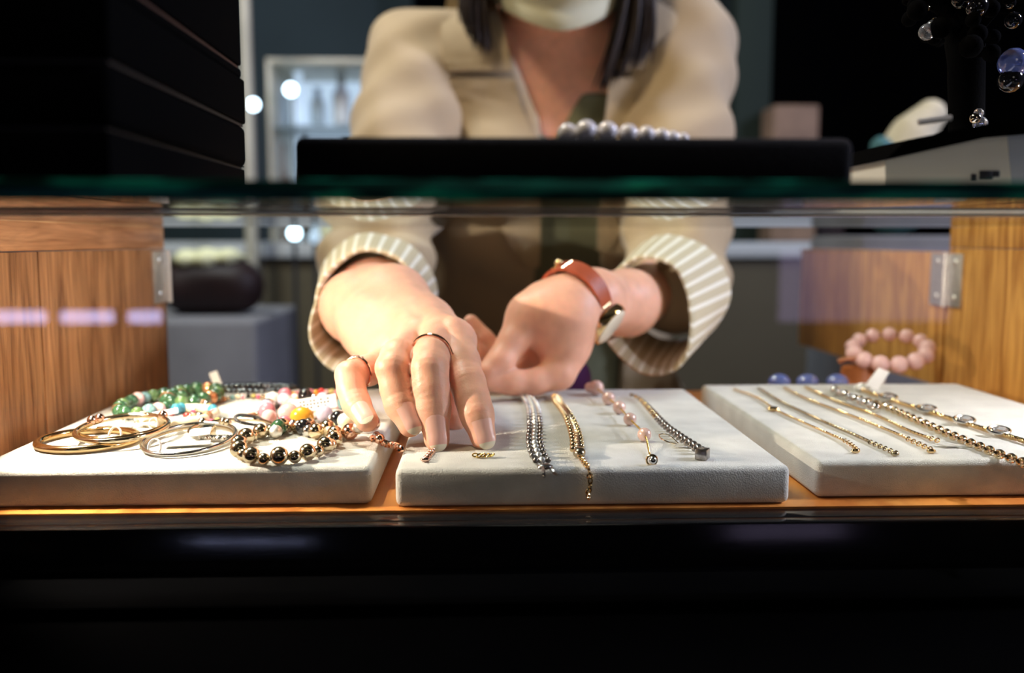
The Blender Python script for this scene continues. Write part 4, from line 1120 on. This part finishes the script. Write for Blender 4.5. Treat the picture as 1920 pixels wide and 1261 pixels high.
# silver gemstone line bracelet
pa = spline([T(968, 742, .002), T(985, 745, .002), T(998, 764, .002), T(1003, 800, .002), T(1002, 830, .002), T(1008, 855, .002), T(1016, 868, .0018)], 90)
e = empty('gem_bracelet', pa[0], 'oxidised silver bracelet set with clear stones, forked clasp hanging at the tray edge', 'bracelet', 'fine bracelets laid across the middle tray')
Q = resample(pa, .0088)
for i, q in enumerate(Q):
    t = (Q[min(i+1, len(Q)-1)]-Q[max(i-1, 0)]).normalized(); sd = t.cross(Vector((0, 0, 1))).normalized()
    l = MB(); c = q
    l.tube([c+t*math.cos(g)*.0040+sd*math.sin(g)*.0026 for g in [2*PI*k/14 for k in range(14)]], .0007, 6, closed=True)
    for s_ in (-1, 1): l.ball(c+sd*.0030*s_+Vector((0, 0, .0014)), .0015, 8, 6)
    o = l.build('link', 'oxid' if i > 8 else 'silver', e)
    MB().ball(c+Vector((0, 0, .0012)), (.0019, .0019, .0021), 7, 5).build('stone', 'steel', o)
end = Q[-1]
MB().tube(spline([end, T(1018, 879, .0022), T(1020, 889, .0010), at(1020, 893, .4085)], 14), [.0008]*13, 6).build('clasp_pin', 'oxid', e)
MB().tube(spline([end, T(1029, 872, .0018), T(1038, 884, .0010), at(1044, 889, .4085)], 14), [.0008]*13, 6).build('clasp_pin', 'oxid', e)
MB().ball(T(1022, 874, .002), (.0036, .0026, .0014), 12, 8).build('clasp', 'oxid', e)

# antique gold bracelet with hanging extension chain
pb = spline([T(1042, 742, .002), T(1048, 757, .002), T(1064, 778, .0025), T(1076, 805, .0028), T(1082, 828, .0028), T(1083, 846, .0022)], 80)
e = empty('gold_bracelet', pb[0], 'antique gold braided bracelet whose extension chain hangs over the tray edge', 'bracelet', 'fine bracelets laid across the middle tray')
rope_mesh(MB(), pb, .0014, .0011, .0060, 4).build('braid', 'bronze', e)
Q = resample(pb, .0075); mb = MB()
for i, q in enumerate(Q[1:], 1):
    t = (Q[min(i+1, len(Q)-1)]-Q[i-1]).normalized(); sd = t.cross(Vector((0, 0, 1))).normalized()
    mb.ball(q+sd*.0024+Vector((0, 0, .0012)), .0016, 8, 6).ball(q-sd*.0022+Vector((0, 0, .0006)), .0013, 8, 6)
mb.build('bead_trim', 'gold', e)
MB().ball(T(1086, 848, .0026), (.0032, .0044, .0028), 14, 10).build('charm', 'bronze', e)
MB().ball(T(1041, 744, .003), .0028, 12, 8).build('end_ball', 'gold', e)
pc = spline([T(1086, 852, .0018), T(1095, 866, .0014), T(1103, 876, .0012), at(1106, 893, .4092), at(1107, 910, .4094), at(1102, 925, .4095), at(1103, 934, .4095)], 70)
chain_mesh(MB(), pc, .0034, .0024, .00045).build('extension_chain', 'gold', e)

# pink pearls on a gold wire
e = empty('pearl_bracelet', T(1140, 760, 0), 'five pinkish pearls strung on a gold chain with small end charm', 'bracelet', 'fine bracelets laid across the middle tray')
pp_ = [(1118, 741, 14.5), (1141, 759, 12.5), (1161, 776, 12.5), (1181, 798, 12.5), (1208, 828, 13.5)]
cs = []
for px, py, r in pp_:
    c = T(px, py, 0); rr = r*c.y/F*1.0; c.z = TZ+rr+.0002; cs.append(c); MB().ball(c, rr, 22, 14).build('pearl', 'pinkpearl', e)
MB().ball(cs[0]+Vector((-.0045, .001, 0)), .0036, 16, 12).build('pearl', 'pinkpearl', e)
chain_mesh(MB(), spline([cs[0]]+cs[1:]+[T(1216, 842, .0016), T(1219, 856, .0012)], 60), .0020, .0010, .00020).build('chain', 'yellowgold', e)
MB().tube([T(1222, 862, .0022)+Vector((math.cos(t)*.0024, 0, math.sin(t)*.0024)) for t in [2*PI*i/20 for i in range(20)]], .0006, 6, closed=True).build('end_ring', 'gold', e)
MB().ball(T(1224, 862, .0024), .0019, 14, 10).build('end_stone', 'silver', e)

# oxidised patterned band with tag loop
pd = spline([T(1184, 741, .002), T(1200, 748, .002), T(1222, 770, .002), T(1245, 795, .0022), T(1275, 818, .0025), T(1308, 840, .0028)], 90)
e = empty('gem_bracelet', pd[0], 'slim marcasite bracelet ending in a dark square clasp at the right of the tray', 'bracelet', 'fine bracelets laid across the middle tray')
Q = resample(pd, .0066)
for i, q in enumerate(Q):
    t = (Q[min(i+1, len(Q)-1)]-Q[max(i-1, 0)]).normalized(); sd = t.cross(Vector((0, 0, 1))).normalized(); k = .55+.45*i/len(Q)
    l = MB(); l.ball(q+Vector((0, 0, .0004)), (.0024*k, .0030*k, .0021*k), 7, 5)
    l.ball(q+sd*.0022*k+t*.0014, .0014*k, 6, 5).ball(q-sd*.0022*k+t*.0014, .0014*k, 6, 5)
    l.build('link', 'oxid' if i > len(Q)*.45 else ('gold' if i % 2 else 'bronze'), e)
c = T(1317, 850, .0028); MB().box(c-Vector((.0030, .0034, .0026)), c+Vector((.0030, .0034, .0026)), .0007, 2, Matrix.Rotation(rad(-28), 3, 'Z')).build('clasp', 'oxid', e)
lp = spline([T(1272, 833, .001), T(1255, 829, .0022), T(1240, 822, .0034), T(1236, 815, .0040), T(1246, 813, .0040), T(1258, 818, .003), T(1272, 831, .0015)], 40)
MB().tube(lp, .00035, 6).build('tag_loop', 'palegold', e)
c = T(1286, 835, .0012); MB().prism([c+Vector((-.006, -.0005, .0)), c+Vector((.006, -.0028, 0)), c+Vector((.0065, .001, .0)), c+Vector((-.003, .0035, .0))], (0, 0, .0004)).build('clear_tag', 'clear', e, smooth=False)
mb = MB().ball((at(1058, 730, .66).x, .668, ZS+.0205), (.021, .012, .020), 20, 12)
e = tag(mb.build('pouch', 'purple'), 'dark purple velvet pouch tucked behind the middle tray', 'pouch')

# -- right tray: fine chains
def fine(px_pts, ln, wd, wr, m, name, label, rope=None, endfrom=.8):
    P = spline([T(x, y, h) for x, y, h in px_pts], 80)
    e = empty(name, P[0], label, 'necklace', 'fine chains on the right tray')
    n = len(P); k = int(n*endfrom)
    rope_mesh(MB(), P[:k+1], wr*1.0, wr*.95, wr*7, 3).build('chain', m, e)
    chain_mesh(MB(), P[k:], ln, wd, wr*.75).build('extension_chain', m, e)
    return e, P
e, P = fine([(1376, 729, .0012), (1420, 745, .0012), (1455, 768, .0012), (1510, 793, .0012), (1560, 815, .0012), (1590, 829, .0014), (1610, 845, .0014)], .0030, .0020, .0004, 'gold', 'necklace_chain', 'thinnest gold chain nearest the gap, with one small charm', endfrom=.78)
MB().ball(T(1450, 766, .0018), (.0042, .0024, .0015), 12, 8).build('charm', 'gold', e); MB().ball(T(1604, 845, .0014), (.0024, .0014, .0012), 10, 6).build('clasp', 'gold', e)
e, P = fine([(1422, 727, .0012), (1470, 755, .0012), (1540, 788, .0012), (1605, 816, .0012), (1640, 832, .0012), (1682, 850, .0013)], .0034, .0022, .0005, 'bronze', 'necklace_chain', 'plain antique gold chain, second from the tray gap', endfrom=.74)
MB().ball(T(1678, 850, .0014), (.0022, .0016, .0012), 10, 6).build('clasp', 'bronze', e)
e, P = fine([(1470, 726, .0012), (1520, 750, .0012), (1600, 780, .0012), (1680, 812, .0012), (1710, 826, .0012), (1752, 845, .0013)], .0038, .0024, .00045, 'gold', 'necklace_chain', 'plain gold chain, third from the gap, with open link end', endfrom=.72)
MB().ball(T(1746, 845, .0014), (.0024, .0014, .0012), 10, 6).build('clasp', 'gold', e)
e, P = fine([(1510, 725, .0012), (1560, 748, .0012), (1640, 777, .0012), (1700, 805, .0012), (1735, 818, .0012), (1760, 826, .0016)], .0034, .0024, .0005, 'gold', 'necklace_chain', 'gold chain ending in a small clear rectangular tag', endfrom=.86)
c = T(1778, 834, .0010); MB().prism([c+Vector((-.0062, .0018, .0)), c+Vector((-.0022, -.0040, 0)), c+Vector((.0075, -.0030, .0)), c+Vector((.0028, .0026, .0))], (0, 0, .0005)).build('clear_tag', 'clear', e, smooth=False)
P = spline([T(1562, 728, .002), T(1590, 742, .002), T(1650, 758, .002), T(1720, 788, .002), T(1790, 818, .002), T(1860, 846, .002), T(1905, 862, .002), T(1960, 885, .002)], 110)
e = empty('link_necklace', P[0], 'heavy gold link chain with crystals at its far end', 'necklace')
chain_mesh(MB(), P, .0056, .0036, .00085, un=12, vn=6).build('chain', 'palegold', e)
for i in range(9):
    c = T(1566+i*9.5, 732+i*4.0, .0035); MB().ball(c, .0026 if i % 2 else .0032, 10, 7).build('crystal', 'crystal' if i % 2 else 'silver', e)
P = spline([T(1610, 728, .0018), T(1660, 746, .0018), T(1730, 768, .0018), T(1800, 790, .0018), T(1865, 810, .0018), T(1960, 838, .0018)], 110)
e = empty('station_necklace', P[0], 'gold rope chain with four marquise crystal drops at the far right', 'necklace')
rope_mesh(MB(), P, .0008, .0007, .0036, 3).build('chain', 'gold', e)
for px, py in ((1665, 743), (1737, 765), (1808, 786), (1873, 806)):
    c = T(px, py, .0038); s_ = MB().tube([c+Vector((math.cos(t)*.0058, math.sin(t)*.0030, math.sin(t)*.0014)) for t in [2*PI*i/20 for i in range(20)]], .0009, 6, closed=True).build('setting', 'silver', e)
    MB().ball(c+Vector((.0005, 0, .0003)), (.0044, .0022, .0018), 12, 6).build('stone', 'crystal', s_)
# white tag standing at the back
c = T(1632, 726, .004)
e = empty('white_tag', c, 'blank white folded tag standing at the back of the right tray', 'tag')
d = Vector((.0085, .002, .0125)); o_ = Vector((.0060, .0, -.0022))
MB().prism([c-o_*.6, c+o_*.9, c+o_*.9+d, c-o_*.35+d], (0, .0012, 0)).build('tag_card', 'paper', e, smooth=False)
c2 = T(1617, 726, .003); MB().ball(c2, (.0058, .004, .0032), 14, 8).build('tag_fold', 'paper', e)
for px, lb in ((1461, 'blue crystal ball left of three behind the right tray'), (1514, 'pale blue crystal ball in the middle behind the right tray'), (1570, 'blue crystal ball right of three behind the right tray')):
    c = at(px, 716, .668); r = .0085; zz = ZS+.0003
    e = empty('crystal_pendant', (c.x, c.y, zz), lb, 'pendant', 'blue crystals behind the right tray')
    MB().tube([(c.x, c.y, zz), (c.x, c.y, zz+.012), (c.x, c.y, c.z-r*.6)], [.005, .0035, .002], 12).build('peg', 'port', e)
    MB().ball(c, (r, r*.8, r*.75), 14, 10).build('crystal', 'bluecrystal', e)
# rose bead bracelet on its leather stand
c = at(1612, 690, .690)
st = MB().tube([(c.x, .690, ZS+.0003), (c.x, .690, ZS+.006), (c.x, .690, c.z-.012), (c.x, .690, c.z+.001)], [.019, .018, .0145, .0135], 28).build('bracelet_stand', 'orangeb')
tag(st, 'orange leather round stand behind the right tray', 'stand')
cc_ = at(1668, 652, .692)
e = empty('bead_bracelet', cc_, 'rose quartz bead bracelet resting tilted on the orange stand', 'bracelet')
P = []
for i in range(13):
    t = 2*PI*i/13+.25; P.append(cc_+Vector((math.cos(t)*.0278, math.sin(t)*.024, math.cos(t)*.0035+math.sin(t)*.0085-.0008)))
for i, p in enumerate(P):
    r = .0058 if p.y > cc_.y else .0068
    MB().ball(p, r, 18, 12).build('bead', 'rosequartz', e)
MB().tube(P, .0012, 6, closed=True).build('thread', 'copper', e)
q = cc_+Vector((-.030, -.010, -.006)); MB().tube([q, q+Vector((-.008, 0, -.001)), q+Vector((-.014, .001, -.003))], [.001, .0016, .0022], 8).build('tassel', 'copper', e)
MB().tube([(c.x+.022, .70, ZS), (c.x+.024, .70, cc_.z-.0145)], .0022, 8).tube([(c.x+.005, .70, cc_.z-.0150), (c.x+.045, .70, cc_.z-.0125)], .0016, 8).build('stand_arm', 'clear', st)
# ------------------------------------------------------------------ lights
def area(name, loc, target, size, power, col, spot=None, blend=.2):
    if spot: l = bpy.data.lights.new(name, 'SPOT'); l.spot_size = rad(spot); l.spot_blend = blend; l.shadow_soft_size = size
    else: l = bpy.data.lights.new(name, 'AREA'); l.shape = 'DISK'; l.size = size
    l.energy = power; l.color = col
    o = bpy.data.objects.new(name, l); COL.objects.link(o); o.location = loc
    o.rotation_euler = (Vector(target)-Vector(loc)).to_track_quat('-Z', 'Y').to_euler(); return o
area('warm_ceiling_spot', (-.60, .98, 2.6), (-.140, .475, .90), .012, 130, (1, .86, .70), spot=7.8, blend=.4)
area('warm_left_spot', (-1.1, .95, 2.5), (.15, .60, .95), .03, 26, (1, .74, .46), spot=36, blend=.5)
area('warm_right_spot', (1.3, .25, 2.1), (-.2, .60, .95), .05, 10, (1, .75, .45), spot=40, blend=.6)
area('torso_fill', (-.75, .30, 2.6), (.05, 1.0, 1.05), .3, 15, (1, .79, .52))  # unseen fill from above, placed to light the torso and spare tray fronts
area('cold_right_lamp', (1.7, .45, 1.9), (.2, .8, 1.0), .3, 34, (.68, .72, 1))
area('front_fill', (.1, -1.1, 1.55), (.0, .5, .95), .5, .6, (1, .90, .80))  # weak unseen fill added to lift the tray fronts and hands
area('showcase_fill', (-.7, 1.0, 2.5), (-.5, 2.0, .95), .4, 26, (.8, .9, 1))  # unseen fill added to brighten the showcase and the wrapping behind
area('case_spot_left', LAMPS[0], (-.02, .50, .895), .0035, 5.2, (1, .83, .66), spot=125, blend=.35)
area('case_spot_right', LAMPS[1], (.10, .52, .895), .0035, 2.0, (.96, .93, 1), spot=130, blend=.35)
w = bpy.data.worlds.new('world'); C.world = w; w.use_nodes = True
w.node_tree.nodes['Background'].inputs[0].default_value = (.5, .5, .6, 1); w.node_tree.nodes['Background'].inputs[1].default_value = .02
